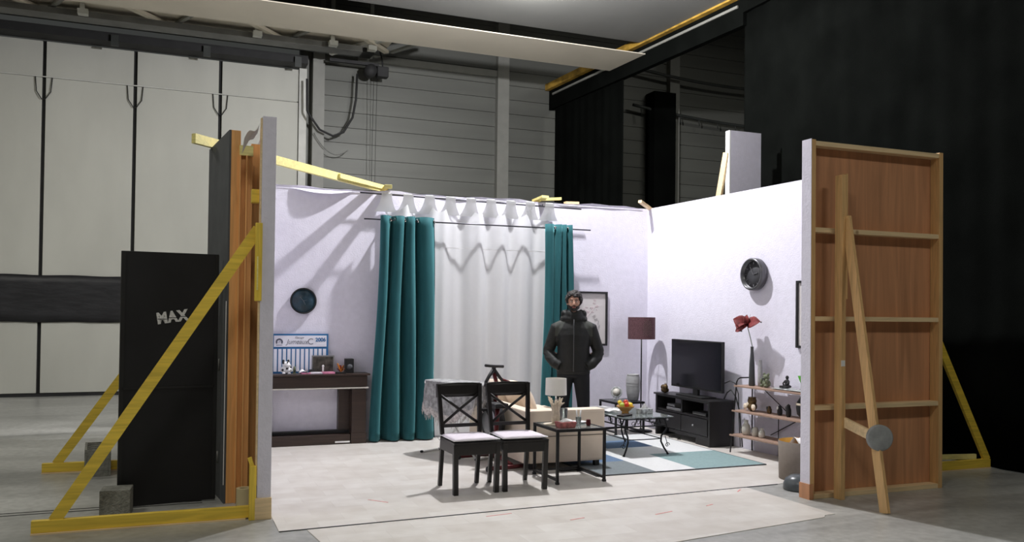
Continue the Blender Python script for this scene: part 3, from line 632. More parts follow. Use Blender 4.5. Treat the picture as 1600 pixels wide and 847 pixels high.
# teal curtains
def teal(x0t, x1t, x0b, x1b, edges, label, amp=0.085):
    t = thing('teal_curtain', label, 'curtain', ((x0t + x1t) / 2, -0.17, 0)); cx = (x0t + x1t) / 2
    n = len(edges) - 1; N = 24 * n
    def fn(a, b):
        s_ = a * n; k = min(int(s_), n - 1); fr = s_ - k
        xa = edges[k] + (edges[k + 1] - edges[k]) * fr
        sn = math.sin(math.pi * s_); w_ = -amp * math.copysign(abs(sn) ** 0.65, sn) * (0.8 + 0.35 * b) * (1.0 if k % 2 == 0 else 0.9)
        z = 2.685 + (0.02 - 2.685) * b
        x = (x0t + (x1t - x0t) * xa) * (1 - b) + (x0b + (x1b - x0b) * xa) * b + 0.015 * math.sin(b * 5 + k)
        return (x - cx, w_ - 0.03 * b, z)
    m_ = MB(); m_.grid(N, 24, fn, 0.004); part('cloth', m_, 'teal', t)
    for k in range(n):
        xa = (edges[k] + edges[k + 1]) / 2; xx = x0t + (x1t - x0t) * edges[k] - cx
        m_ = MB(); m_.lathe([(0.018, -0.006), (0.028, -0.006), (0.028, 0.006), (0.018, 0.006)], 14, closed=True, c=(xx + 0.02, 0, 2.637), mtx=Matrix.Rotation(R(70), 4, 'Y')); part('eyelet', m_, 'chrome', t)
teal(-3.76, -3.11, -3.86, -3.06, [0, .15, .24, .42, .5, .66, .72, .98, 1.0], 'wide dark teal velvet curtain left of the sheer')
teal(-1.62, -1.245, -1.66, -1.24, [0, .30, .36, .58, .66, .80, .88, 1.0], 'narrower teal curtain hanging behind the standing man')
# sheer
t = thing('sheer_curtain', 'white translucent tab-top sheer curtain across the middle of the back wall', 'curtain', (-2.6, -0.085, 0))
def shf(a, b):
    x = -1.08 + a * 2.14
    top = 2.86 - 0.09 * abs(math.sin(a * math.pi * 8))
    z = top + (0.03 - top) * b
    y = 0.038 * math.sin(a * 34 + 1.6 * math.sin(a * 9)) + 0.006 * math.sin(a * 83 + 1) + 0.03 * (b < 0.0)
    return (x + 0.012 * math.sin(b * 3 + a * 9), y + 0.02, z)
m_ = MB(); m_.grid(260, 24, shf); part('cloth', m_, 'sheer', t)
for k in range(9):
    x = -1.08 + 2.14 * k / 8
    m_ = MB()
    def tabf(a, b, x=x): 
        wd = 0.062 + 0.075 * b * b
        return (x + (a - .5) * 2 * wd, -0.045 + 0.055 * b, 2.96 + (2.74 - 2.96) * b)
    m_.grid(6, 6, tabf)
    m_.grid(4, 4, lambda a, b, x=x: (x + (a - .5) * 0.10, -0.045 + 0.045 * math.sin(b * 3.1) * 0.6 + b * 0.05, 2.96 + 0.012 * math.sin(b * 3.1)))
    m_.grid(4, 4, lambda a, b, x=x: (x + (a - .5) * 0.10, 0.005 + 0.01 * b, 2.96 - 0.2 * b))
    part('tab', m_, 'sheer', t)
m_ = MB(); m_.grid(60, 2, lambda a, b: (-1.05 + a * 2.08, -0.004 + 0.012 * math.sin(a * 46), 2.33 + 0.008 * b)); part('seam_line', m_, 'whitecloth', t)

# console / mantel
t = thing('fireplace_surround', 'dark brown wooden mantel surround against the left of the back wall', 'mantel', (-4.62, -0.02, 0))
m_ = MB(); m_.box(-0.72, 0.735, -0.27, 0, 0.795, 0.815, 0.003); part('top', m_, 'darkwood', t)
m_ = MB(); m_.box(-0.70, 0.705, -0.245, -0.02, 0.66, 0.793, 0.004); part('frieze', m_, 'darkwood', t)
m_ = MB(); m_.box(-0.71, 0.72, -0.262, -0.01, 0.643, 0.657, 0.003); part('ledge', m_, 'stone', t, 'pale speckled ledge strip')
for x0 in (-0.70, 0.53):
    m_ = MB(); m_.box(x0, x0 + 0.165, -0.24, -0.10, 0.0, 0.636, 0.004); m_.box(x0 - 0.008, x0 + 0.173, -0.25, -0.10, 0, 0.13, 0.003); part('pillar', m_, 'darkwood', t)
    m_ = MB(); m_.box(x0 - (0.0 if x0 < 0 else 0.13), x0 + (0.3 if x0 < 0 else 0.03), -0.095, 0.0, 0.13, 0.636); part('side_panel', m_, 'darkwood', t)
m_ = MB(); m_.box(-0.53, 0.515, -0.245, 0.0, 0.005, 0.115, 0.004); part('plinth', m_, 'darkwood', t)
m_ = MB(); m_.box(-0.53, 0.525, -0.12, -0.03, 0.116, 0.15, 0.003); part('hearth_step', m_, 'black', t)
m_ = MB(); m_.box(0.34, 0.51, -0.249, -0.246, 0.022, 0.040); part('pale_tag', m_, 'paper', t)
ZT = 0.816
# calendar board leaning on the mantel
t = thing('calendar_board', 'blue and white garage year calendar board standing on the mantel', 'calendar', (-4.64, -0.035, ZT))
m_ = MB(); m_.box(-0.335, 0.305, 0.0, 0.012, 0, 0.455); part('board', m_, 'calblue', t)
m_ = MB(); m_.box(-0.315, 0.285, -0.003, -0.0005, 0.305, 0.435); part('header_panel', m_, 'calwhite', t)
for k in range(12):
    x = -0.315 + k * 0.0508; m_ = MB(); m_.box(x, x + 0.036, -0.003, -0.0005, 0.02, 0.28); part('month_strip', m_, 'calwhite', t)
text('small_word', 'Garage', 0.036, 'calink', t, (-0.03, -0.0045, 0.412), (RX, 0, 0), 0.0005, 0.3)
text('large_word', 'Jumeaux', 0.080, 'calink', t, (-0.055, -0.0045, 0.362), (RX, 0, 0), 0.0005, 0.35, 0.88)
text('large_letter', 'C', 0.10, 'calink', t, (0.098, -0.0045, 0.362), (RX, 0, 0), 0.0005, 0.0, 1.0)
text('year', '2006', 0.060, 'calblue', t, (0.215, -0.0045, 0.385), (RX, 0, 0), 0.001, off=0.0018)
m_ = MB()
for k in range(13):
    a = math.pi * (-0.15 + 1.3 * k / 12); c_ = Vector((-0.255 + 0.035 * math.cos(a), -0.0045, 0.362 + 0.035 * math.sin(a)))
    m_.box(c_.x - 0.005, c_.x + 0.005, -0.005, -0.0035, c_.z - 0.005, c_.z + 0.005)
m_.tube([(-0.255 + 0.026 * math.cos(a), -0.0045, 0.362 + 0.026 * math.sin(a)) for a in [math.pi * (-0.15 + 1.3 * k / 14) for k in range(15)]], 0.003, 5)
m_.beam((-0.262, -0.0045, 0.355), (-0.24, -0.0045, 0.375), 0.006, 0.002); m_.box(-0.29, -0.22, -0.005, -0.0035, 0.322, 0.327)
part('gear_emblem', m_, 'caldark', t)
# spotted dog money bank
t = thing('dog_figurine', 'white dog figurine with black spots at the left end of the mantel', 'figurine', (-4.83, -0.16, ZT))
m_ = MB(); m_.ball((0, 0, 0.05), 0.062, 0.05, 0.05); m_.ball((0.035, -0.04, 0.045), 0.03, 0.03, 0.026); m_.ball((0.0, -0.01, 0.105), 0.045, 0.042, 0.04); m_.ball((0.028, -0.045, 0.098), 0.022, 0.02, 0.018)
for x in (-0.03, 0.03): m_.ball((x, -0.045, 0.012), 0.018, 0.022, 0.012)
part('body', m_, 'white', t)
m_ = MB()
for p, r_ in (((-0.035, -0.035, 0.13), .013), ((0.01, -0.045, 0.135), .009), ((-0.04, -0.035, 0.05), .014), ((0.005, -0.048, 0.065), .012), ((0.045, -0.062, 0.05), .009), ((0.036, -0.062, 0.1), .006), ((0.05, -0.02, 0.075), .01)): m_.ball(p, r_, r_ * .8, r_)
part('spots', m_, 'black', t)
for x in (-0.03, 0.025): m_ = MB(); m_.ball((x, 0.0, 0.145), 0.014, 0.01, 0.02); part('ear', m_, 'black', t)
m_ = MB(); m_.box(-0.015, 0.015, -0.01, 0.02, 0, 0.025); m_.lathe([(0.012, 0.025), (0.016, 0.05), (0.01, 0.085)], 12); solo('mantel_trinket', m_, 'greenbronze', 'small dark green trinket right beside the spotted dog', 'figurine', (-4.735, -0.15, ZT))
m_ = MB(); m_.grid(8, 8, lambda a, b: (a * 0.11, b * 0.07, 0.012 + 0.02 * math.sin(a * 5) * b + 0.03 * a * (1 - a) * 3), 0.002); solo('crumpled_tissue', m_, 'paper', 'white crumpled paper on the mantel between dog and photo', 'paper', (-4.69, -0.22, ZT))
for k, (x, y, r_, mt, lb) in enumerate(((-4.60, -0.17, 0.1, 'pink', 'pink booklet lying at the bottom left on the mantel'), (-4.53, -0.17, -0.15, 'cushion', 'pale pink booklet lying before the photo on the mantel'), (-4.45, -0.18, 0.05, 'pink', 'second pink leaflet in front of the photo frame'))):
    m_ = MB(); m_.box(-0.07, 0.07, -0.05, 0.05, 0, 0.012 + 0.004 * k); solo('booklet', m_, mt, lb, 'booklet', (x + k * 0.045, y - 0.01 * k, ZT), r_)
t = thing('photo_frame', 'silver framed dark family photo standing on the mantel', 'photo frame', (-4.40, -0.085, ZT), R(-3))
m_ = MB(); m_.box(-0.13, 0.13, 0, 0.012, 0.0, 0.205, 0.002); part('frame', m_, 'silverdev', t)
m_ = MB(); m_.box(-0.115, 0.115, -0.003, -0.0005, 0.014, 0.19); part('photo', m_, 'photo', t)
m_ = MB(); m_.box(-0.01, 0.01, -0.004, -0.003, 0.02, 0.07); m_.ball((0, -0.004, 0.08), 0.014, 0.002, 0.016); part('white_figure', m_, 'paper', t)
m_ = MB(); m_.box(-0.015, 0.015, 0.012, 0.06, 0, 0.10); part('easel_back', m_, 'black', t)
m_ = MB(); m_.box(-0.03, 0.03, -0.02, 0.02, 0, 0.045, 0.004); solo('small_box', m_, 'black', 'tiny black box in front of the photo frame', 'box', (-4.53, -0.11, ZT + 0.0))
m_ = MB(); m_.box(-0.10, 0.11, -0.022, 0.022, 0, 0.018, 0.003); solo('remote_control', m_, 'black', 'black remote control lying before the photo on the mantel', 'remote control', (-4.27, -0.22, ZT), R(2))
t = thing('red_ornament', 'red and orange paper ornament beside the photo frame', 'ornament', (-4.195, -0.10, ZT))
for k in range(7):
    a = k * 0.9; m_ = MB(); m_.beam((0.0, 0, 0.01), (0.045 * math.cos(a), 0.02 * math.sin(a * 2), 0.05 + 0.02 * (k % 4)), 0.03, 0.006); part('petal', m_, 'redflower' if k % 3 else 'f_or', t)
t = thing('speaker_box', 'small black box speaker at the right end of the mantel', 'speaker', (-4.10, -0.10, ZT))
m_ = MB(); m_.box(-0.048, 0.048, -0.05, 0.05, 0, 0.165, 0.004); part('body', m_, 'black', t)
m_ = MB(); m_.lathe([(0.03, 0), (0.034, 0.004), (0.01, 0.006)], 20, (0, -0.05, 0.07), Matrix.Rotation(R(90), 4, 'X')); part('driver', m_, 'greyface', t)
# blue wall plate
t = thing('wall_plate', 'round dark blue wall clock left of the teal curtain', 'clock', (-4.63, -0.001, 1.655))
rot = Matrix.Rotation(R(90), 4, 'X')
m_ = MB(); m_.lathe([(0.12, 0), (0.15, 0.02), (0.152, 0.045), (0.142, 0.05), (0.135, 0.038), (0.001, 0.034)], 40, (0, 0, 0), rot); part('rim', m_, 'black2', t)
m_ = MB(); m_.lathe([(0.001, 0.035), (0.134, 0.0385), (0.133, 0.0415), (0.001, 0.041)], 40, (0, 0, 0), rot); part('face', m_, 'platebl', t)
for a, L in ((2.3, 0.06), (0.3, 0.045), (-1.1, 0.05)):
    m_ = MB(); m_.beam((0, -0.044, 0), (L * math.cos(a), -0.044, L * math.sin(a)), 0.003, 0.012, up=(0, 1, 0)); part('hand', m_, 'silverdev', t)
# picture behind the man
t = thing('framed_picture', 'black framed blossom branch print on the back wall behind the man', 'picture', (-0.93, -0.002, 1.475))
for q in ((-0.33, -0.305, -0.36, 0.36), (0.275, 0.30, -0.36, 0.36)): m_ = MB(); m_.box(q[0], q[1], -0.03, 0, q[2], q[3]); part('frame_side', m_, 'black', t)
for q in ((0.335, 0.36), (-0.36, -0.335)): m_ = MB(); m_.box(-0.304, 0.274, -0.03, 0, q[0], q[1]); part('frame_rail', m_, 'black', t)
m_ = MB(); m_.box(-0.304, 0.274, -0.012, 0, -0.334, 0.334); part('print', m_, 'print_', t)
m_ = MB(); random.seed(3)
m_.tube([(-0.28, -0.013, -0.28), (-0.15, -0.013, -0.1), (0.0, -0.013, 0.02), (0.12, -0.013, 0.16)], 0.003, 5)
for k in range(26):
    s_ = random.random(); x = -0.2 + 0.32 * s_ + random.uniform(-0.06, 0.06); z = -0.14 + 0.34 * s_ + random.uniform(-0.07, 0.07); m_.ball((x, -0.0125, z), random.uniform(0.01, 0.028), 0.001, random.uniform(0.01, 0.02), seg=8)
part('blossom_drawing', m_, 'blossom', t)
m_ = MB()
for x, z, a in ((0.10, 0.04, 0.5), (0.13, 0.0, 0.3), (0.165, -0.05, 1.2), (0.175, -0.1, 1.0), (0.15, -0.17, 0.1)): m_.beam((x - 0.025 * math.cos(a), -0.0128, z - 0.025 * math.sin(a)), (x + 0.025 * math.cos(a), -0.0128, z + 0.025 * math.sin(a)), 0.001, 0.014, up=(0, 1, 0.01))
part('grey_leaf_drawing', m_, 'inkgrey', t)

# ================================================================ RIGHT WALL FURNISHINGS
def on_right(v, out, z):   # point at distance v along the right wall, out from it
    return (math.sin(ang) * v - math.cos(ang) * out, -math.cos(ang) * v - math.sin(ang) * out, z)
rotY = Matrix.Rotation(R(-90), 4, 'Y')
t = thing('wall_clock', 'thick grey metal wall clock high on the right wall', 'clock', on_right(2.16, 0.002, 2.015), ang)
m_ = MB(); m_.lathe([(0.165, 0), (0.185, 0.015), (0.185, 0.085), (0.170, 0.10), (0.158, 0.095), (0.155, 0.045), (0.001, 0.043)], 40, (0, 0, 0), rotY); part('housing', m_, 'clockgrey', t)
m_ = MB(); m_.lathe([(0.001, 0.0445), (0.154, 0.0465), (0.153, 0.049), (0.001, 0.048)], 40, (0, 0, 0), rotY); part('face', m_, 'clockface', t)
for k in range(12):
    a = k * math.pi / 6; m_ = MB(); m_.beam((-0.052, -0.115 * math.cos(a), 0.115 * math.sin(a)), (-0.052, -0.14 * math.cos(a), 0.14 * math.sin(a)), 0.01, 0.004); part('hour_mark', m_, 'silverdev', t)
for a, L in ((2.1, 0.10), (0.2, 0.07)): m_ = MB(); m_.beam((-0.055, 0, 0), (-0.055, -L * math.cos(a), L * math.sin(a)), 0.01, 0.004); part('hand', m_, 'silverdev', t)
t = thing('framed_picture', 'black framed picture half hidden at the right end of the right wall', 'picture', on_right(3.15, 0.002, 1.565), ang)
for y in (-0.36, 0.335): m_ = MB(); m_.box(-0.03, 0, y, y + 0.025, -0.36, 0.36); part('frame_side', m_, 'black', t)
for z in (-0.36, 0.335): m_ = MB(); m_.box(-0.03, 0, -0.334, 0.334, z, z + 0.025); part('frame_rail', m_, 'black', t)
m_ = MB(); m_.box(-0.012, 0, -0.334, 0.334, -0.334, 0.334); part('print', m_, 'print_', t)

# TV stand
t = thing('tv_stand', 'black brown media bench with two drawers against the right wall', 'tv stand', (-0.23, -1.80, 0))
SL, SD, SH_ = 1.19, 0.34, 0.54
m_ = MB(); m_.box(-0.02, SD + 0.01, -0.02, SL + 0.02, SH_ - 0.022, SH_, 0.003); part('top', m_, 'tvwood', t)
m_ = MB(); m_.box(0.0, SD, 0.0, 0.035, 0.0, SH_ - 0.023, 0.003); part('side_panel', m_, 'tvwood', t)
m_ = MB(); m_.box(0.0, SD, SL - 0.035, SL, 0.0, SH_ - 0.023, 0.003); part('side_panel', m_, 'tvwood', t)
m_ = MB(); m_.box(0.01, SD, 0.036, SL - 0.036, 0.325, 0.345); part('shelf', m_, 'tvwood', t)
m_ = MB(); m_.box(0.005, SD, SL / 2 - 0.0125, SL / 2 + 0.0125, 0.346, SH_ - 0.023); part('divider', m_, 'tvwood', t)
m_ = MB(); m_.box(SD - 0.012, SD, 0.036, SL - 0.036, 0.12, SH_ - 0.023); part('back_panel', m_, 'tvwood', t)
m_ = MB(); m_.box(0.0, 0.02, 0.036, SL - 0.036, 0.505, SH_ - 0.023); part('front_rail', m_, 'tvwood', t)
m_ = MB(); m_.box(0.012, 0.03, 0.036, SL - 0.30, 0.075, 0.115, 0.002); m_.box(0.012, 0.03, 0.036, 0.3, 0.0, 0.075, 0.002); part('plinth_rail', m_, 'tvwood', t)
for y0, y1 in ((0.045, SL / 2 - 0.006), (SL / 2 + 0.006, SL - 0.045)):
    m_ = MB(); m_.box(-0.004, SD - 0.02, y0, y1, 0.125, 0.318, 0.003); d_ = part('drawer', m_, 'tvwood', t)
    m_ = MB(); m_.ball((-0.018, (y0 + y1) / 2, 0.225), 0.013); part('knob', m_, 'silverdev', d_)
for (y, w_, z, dd, h_, mt, lb) in ((0.80, 0.32, 0.346, 0.17, 0.035, 'silverdev', 'silver flat player on the left shelf of the media bench'), (0.86, 0.16, 0.392, 0.14, 0.03, 'silverdev', 'small silver device on top of the flat player'), (0.24, 0.28, 0.346, 0.17, 0.04, 'black', 'black decoder box on the right shelf of the media bench')):
    tt = thing('media_player', lb, 'media player', (-0.23 + 0.02, -1.80 + y, z))
    m_ = MB(); m_.box(0, dd, -w_ / 2, w_ / 2, 0.001, h_, 0.003); part('case', m_, mt, tt)
    m_ = MB(); m_.box(-0.002, -0.0003, -w_ / 2 + 0.02, w_ / 2 - 0.02, 0.012, 0.02); part('front_slot', m_, 'steel2', tt)
# TV
t = thing('television', 'black flat screen television standing on the media bench', 'television', (-0.06, -1.27, SH_))
m_ = MB(); m_.box(-0.02, 0.02, -0.55, 0.53, 0.09, 0.69, 0.004); part('casing', m_, 'black', t)
m_ = MB(); m_.box(-0.024, -0.0205, -0.535, 0.515, 0.115, 0.675); part('screen', m_, 'screen', t)
m_ = MB(); m_.box(-0.015, 0.02, -0.05, 0.05, 0.015, 0.10); part('neck', m_, 'black', t)
m_ = MB(); m_.box(-0.11, 0.10, -0.28, 0.28, 0.0005, 0.015, 0.004); part('foot', m_, 'black', t)
m_ = MB()
m_.tube([(0.02, -0.52, 0.2), (0.06, -0.60, 0.24), (0.07, -0.68, 0.22), (0.08, -0.73, 0.1), (0.085, -0.74, -0.2), (0.09, -0.76, -0.5)], 0.006, 6)
m_.tube([(0.05, -0.50, 0.02), (0.05, -0.56, 0.10), (0.06, -0.62, 0.14), (0.07, -0.70, 0.06), (0.085, -0.75, -0.1), (0.09, -0.8, -0.5)], 0.008, 6)
part('power_cable', m_, 'black2', t)
t = thing('cat_ornament', 'dark bronze animal ornament on the far end of the media bench', 'ornament', (-0.16, -0.72, SH_))
m_ = MB(); m_.ball((0, 0, 0.035), 0.05, 0.06, 0.035); m_.ball((-0.02, -0.04, 0.075), 0.036, 0.034, 0.034); m_.ball((0.0, 0.03, 0.07), 0.04, 0.04, 0.035); part('body', m_, 'bronze', t)
for y in (-0.055, -0.025): m_ = MB(); m_.lathe([(0.012, 0), (0.001, 0.03)], 8, (-0.015, y, 0.10)); part('ear', m_, 'bronze', t)
m_ = MB(); m_.tube([(-0.02, -0.6, 0.006)] + [(-0.1 - 0.05 * math.sin(k), -0.62 - 0.03 * k, 0.006) for k in range(10)], 0.004, 5)
solo('floor_cable', m_, 'gasket', 'thin cable lying on the floor beneath the media bench end', 'cable', (-0.1, -0.3, 0.004))

# shelf unit
t = thing('shelf_unit', 'three tier shelf of red brown boards on a black wire frame', 'shelf', on_right(2.12, 0.02, 0), ang)
SLn = 1.25
for z, d_ in ((0.205, 0.30), (0.475, 0.27), (0.755, 0.24)):
    m_ = MB(); m_.box(-d_ - 0.01, -0.015, -SLn - 0.02, 0.03, z - 0.018, z, 0.002); part('shelf_board', m_, 'shelfwood', t)
for y in (0.0, -SLn + 0.0):
    m_ = MB(); m_.tube([(-0.32, y, 0.0), (-0.255, y, 0.60), (-0.235, y, 0.79), (-0.215, y, 0.825), (-0.18, y, 0.838), (-0.04, y, 0.838), (-0.012, y, 0.82), (-0.006, y, 0.79), (-0.004, y, 0.0)], 0.008, 8); part('end_frame', m_, 'ironblack', t)
m_ = MB(); m_.tube([(-0.006, -0.15, 0.74), (-0.006, -0.62, 0.46)], 0.005, 6); part('cross_rod', m_, 'ironblack', t)
m_ = MB(); m_.tube([(-0.006, -0.30, 0.22), (-0.006, -0.75, 0.45)], 0.005, 6); part('cross_rod', m_, 'ironblack', t)
m_ = MB(); m_.tube([(-0.006, -0.95, 0.45), (-0.006, -1.2, 0.22)], 0.005, 6); part('cross_rod', m_, 'ironblack', t)
m_ = MB(); m_.tube([(-0.006, -0.42, 0.0), (-0.006, -0.42, 0.5)], 0.005, 6); part('back_rod', m_, 'ironblack', t)
def sh(v, out, z): return on_right(v, out, z + 0.0005)
Z1, Z2, Z3 = 0.755, 0.475, 0.205
# flower and tall vases
t = thing('slim_vase', 'tallest slim grey vase on the top shelf holding the red flower', 'vase', sh(2.24, 0.14, Z1))
m_ = MB(); m_.lathe([(0.032, 0), (0.036, 0.01), (0.028, 0.25), (0.018, 0.37), (0.017, 0.43), (0.021, 0.44)], 20); part('body', m_, 'darkgrey', t)
t = thing('slim_vase', 'shorter slim grey vase beside the tall vase on the top shelf', 'vase', sh(2.33, 0.10, Z1))
m_ = MB(); m_.lathe([(0.025, 0), (0.030, 0.05), (0.024, 0.2), (0.018, 0.29), (0.022, 0.30)], 20); part('body', m_, 'greyvase', t)
fl = thing('red_flower', 'large deep red artificial flower standing in the slim grey vase', 'flower', sh(2.24, 0.14, Z1 + 0.05))
m_ = MB(); m_.tube([(0, 0, 0), (0, 0, 0.40), (-0.02, 0.01, 0.50), (-0.03, 0.04, 0.60)], 0.005, 6); part('stem', m_, 'stem', fl)
HC = Vector((-0.03, 0.04, 0.64))
pet = [(Vector((0, 1, 0.0)), 0.22), (Vector((0, -1, 0.12)), 0.24), (Vector((-0.6, 0.4, -0.8)), 0.11), (Vector((-0.5, -0.3, 0.6)), 0.10), (Vector((-0.5, 0.8, 0.3)), 0.18), (Vector((0.5, -0.4, 0.2)), 0.12), (Vector((0.5, 0.7, 0.1)), 0.13), (Vector((-0.8, 0.1, -0.3)), 0.12), (Vector((0.1, 0.15, 1)), 0.11), (Vector((-0.2, 0.8, -0.45)), 0.19)]
for d_, L in pet:
    d_ = d_.normalized(); sdv = d_.cross(Vector((-0.9, 0.1, 0.4))).normalized(); up_ = sdv.cross(d_)
    m_ = MB(); m_.grid(6, 6, lambda a, b: HC + d_ * (L * a) + sdv * ((b - .5) * 0.12 * math.sin(math.pi * min(1, a * 0.9 + 0.1)) * 1.2) + up_ * (0.025 * math.sin(a * 3) + 0.015 * abs(b - .5)), 0.002)
    part('petal', m_, 'redflower', fl)
for d_, L in pet[:3]:
    d_ = d_.normalized(); m_ = MB(); m_.ball(HC + d_ * (L - 0.005), 0.010, 0.012, 0.008, seg=8); part('petal_tip', m_, 'leafdark', fl)
m_ = MB(); m_.tube([HC, HC + Vector((0, -0.05, 0.12))], [0.006, 0.001], 6); part('curled_leaf', m_, 'stem', fl)
def figure(name, label, v, out, z, mt, fn, cat='figurine'):
    t = thing(name, label, cat, sh(v, out, z)); fn(t, mt); return t
def bear(t, mt):
    m_ = MB(); m_.ball((0, 0, 0.045), 0.045, 0.055, 0.045); m_.ball((-0.005, 0, 0.11), 0.038, 0.042, 0.035)
    for y in (-0.035, 0.035): m_.ball((-0.03, y, 0.02), 0.03, 0.02, 0.018); m_.ball((-0.03, y * 1.2, 0.07), 0.02, 0.014, 0.03)
    part('body', m_, mt, t)
    for y in (-0.035, 0.035): m_ = MB(); m_.ball((0, y, 0.145), 0.014, 0.014, 0.016); part('ear', m_, mt, t)
    m_ = MB(); m_.ball((-0.04, 0, 0.1), 0.012, 0.014, 0.01); part('snout', m_, 'darkgrey', t)
figure('bear_figurine', 'mossy green bear-like figurine on the top shelf', 2.47, 0.14, Z1, 'greenbronze', bear)
m_ = MB(); m_.grid(20, 6, lambda a, b: ((b - .5) * 0.20, -a * 0.55, 0.006 + 0.006 * math.sin(a * 20) * math.sin(b * 5)), 0.003)
solo('table_runner', m_, 'silver', 'silver patterned cloth lying on the right of the top shelf', 'cloth', sh(2.62, 0.13, Z1 + 0.006), ang)
def seated(t, mt):
    m_ = MB(); m_.ball((0, 0, 0.02), 0.045, 0.055, 0.02); m_.ball((0.005, 0.0, 0.06), 0.022, 0.03, 0.04); m_.ball((0.005, 0, 0.115), 0.018, 0.018, 0.022)
    m_.tube([(0.005, 0.03, 0.08), (-0.02, 0.035, 0.05), (-0.035, 0.01, 0.035)], 0.009, 6); m_.tube([(0.005, -0.03, 0.08), (-0.02, -0.035, 0.05), (-0.035, -0.01, 0.035)], 0.009, 6); part('body', m_, mt, t)
    m_ = MB(); m_.box(-0.035, 0.035, 0.03, 0.08, 0.0, 0.025, 0.005); part('base', m_, mt, t)
figure('seated_statuette', 'small black seated statuette on the silver cloth', 2.78, 0.14, Z1 + 0.018, 'black2', seated)
t = thing('green_glass', 'bright green cocktail glass on the top shelf by the plywood flat', 'glass', sh(2.98, 0.12, Z1 + 0.018))
m_ = MB(); m_.lathe([(0.006, 0.05), (0.012, 0.06), (0.045, 0.145), (0.042, 0.145), (0.010, 0.066), (0.001, 0.064)], 20); part('cup', m_, 'greenglass', t)
m_ = MB(); m_.lathe([(0.032, 0), (0.03, 0.004), (0.005, 0.01), (0.005, 0.05)], 16); part('foot', m_, 'glass', t)
t = thing('owl_jug', 'glossy bronze and cream animal shaped jug on the middle shelf', 'jug', sh(2.28, 0.17, Z2))
m_ = MB(); m_.ball((0, 0, 0.055), 0.055, 0.06, 0.055); m_.lathe([(0.045, 0.08), (0.05, 0.12), (0.042, 0.15), (0.045, 0.16)], 18); part('body', m_, 'bronze', t)
for y in (-0.07, 0.02, 0.07): m_ = MB(); m_.lathe([(0.012, -0.01), (0.034, -0.008), (0.036, 0.0), (0.014, 0.01)], 14, (-0.04, y, 0.05 + 0.02 * (y == 0.02)), rotY); part('disc_relief', m_, 'coral', t)
def penguin(hh):
    def f_(t, mt):
        m_ = MB(); m_.lathe([(0.018, 0), (0.028, 0.02), (0.028, hh * 0.55), (0.018, hh * 0.78), (0.02, hh * 0.88), (0.001, hh)], 14); part('body', m_, mt, t)
        m_ = MB(); m_.ball((-0.022, 0.01, hh * 0.7), 0.010, 0.012, 0.02, seg=8); part('pale_patch', m_, 'white' if mt == 'black2' else 'darkgrey', t)
    return f_
figure('small_figurine', 'smallest black figurine on the middle shelf nearest the jug', 2.53, 0.15, Z2, 'bronze', penguin(0.085))
figure('small_figurine', 'black and white figurine in the middle of the middle shelf', 2.69, 0.15, Z2, 'black2', penguin(0.11))
figure('small_figurine', 'tallest black figurine standing before the black vase', 2.84, 0.17, Z2, 'black', penguin(0.14))
t = thing('black_vase', 'rounded black vase with a gold band on the middle shelf', 'vase', sh(3.05, 0.14, Z2))
m_ = MB(); m_.lathe([(0.04, 0), (0.085, 0.05), (0.095, 0.12), (0.09, 0.17), (0.05, 0.235), (0.045, 0.25)], 26); part('body', m_, 'black', t)
m_ = MB(); m_.lathe([(0.0935, 0.145), (0.0955, 0.15), (0.0945, 0.165), (0.0925, 0.168)], 26); part('band', m_, 'coral', t)
t = thing('stoneware_bottle', 'tallest cream stoneware bottle on the bottom shelf', 'vase', sh(2.22, 0.20, Z3))
m_ = MB(); m_.lathe([(0.035, 0), (0.05, 0.03), (0.052, 0.07), (0.04, 0.11), (0.022, 0.13), (0.021, 0.16), (0.026, 0.165)], 20); part('body', m_, 'stone', t)
t = thing('stoneware_jar', 'middle cream stoneware jar on the bottom shelf', 'vase', sh(2.355, 0.19, Z3))
m_ = MB(); m_.lathe([(0.028, 0), (0.036, 0.02), (0.036, 0.07), (0.03, 0.09), (0.024, 0.095), (0.026, 0.10)], 18); part('body', m_, 'stone', t)
t = thing('stoneware_jar', 'rightmost cream stoneware jar next to the taupe basket', 'vase', sh(2.47, 0.20, Z3))
m_ = MB(); m_.lathe([(0.028, 0), (0.035, 0.02), (0.035, 0.06), (0.026, 0.08), (0.018, 0.085), (0.02, 0.105)], 18); part('body', m_, 'stone', t)
# basket and bowl
t = thing('waste_basket', 'large round taupe fabric basket with gold lining', 'basket', (-0.47, -3.64, 0.004))
m_ = MB(); m_.lathe([(0.205, 0.0), (0.21, 0.005), (0.218, 0.36), (0.213, 0.362), (0.207, 0.02), (0.001, 0.018)], 44); part('drum', m_, 'basket', t)
m_ = MB(); m_.lathe([(0.2055, 0.03), (0.2115, 0.361), (0.2095, 0.361), (0.2035, 0.03)], 64, closed=True); part('lining', m_, 'gold', t)
m_ = MB(); m_.grid(8, 8, lambda a, b: ((a - .5) * 0.22, (b - .5) * 0.2, 0.02 + 0.05 * math.sin(a * 6) * math.sin(b * 4 + 1) + 0.32 - 0.2 * abs(b - .6)), 0.002)
o = solo('white_paper', m_, 'paper', 'crumpled white paper sticking out of the taupe basket', 'paper', (-0.40, -3.60, 0.06))
m_ = MB(); m_.lathe([(0.12, 0.0), (0.135, 0.01), (0.135, 0.05), (0.115, 0.10), (0.07, 0.13), (0.02, 0.138), (0.001, 0.138)], 32)
solo('metal_bowl', m_, 'slate', 'slate grey domed bowl upturned on the floor by the plywood flat', 'bowl', (-0.83, -4.02, 0.0))

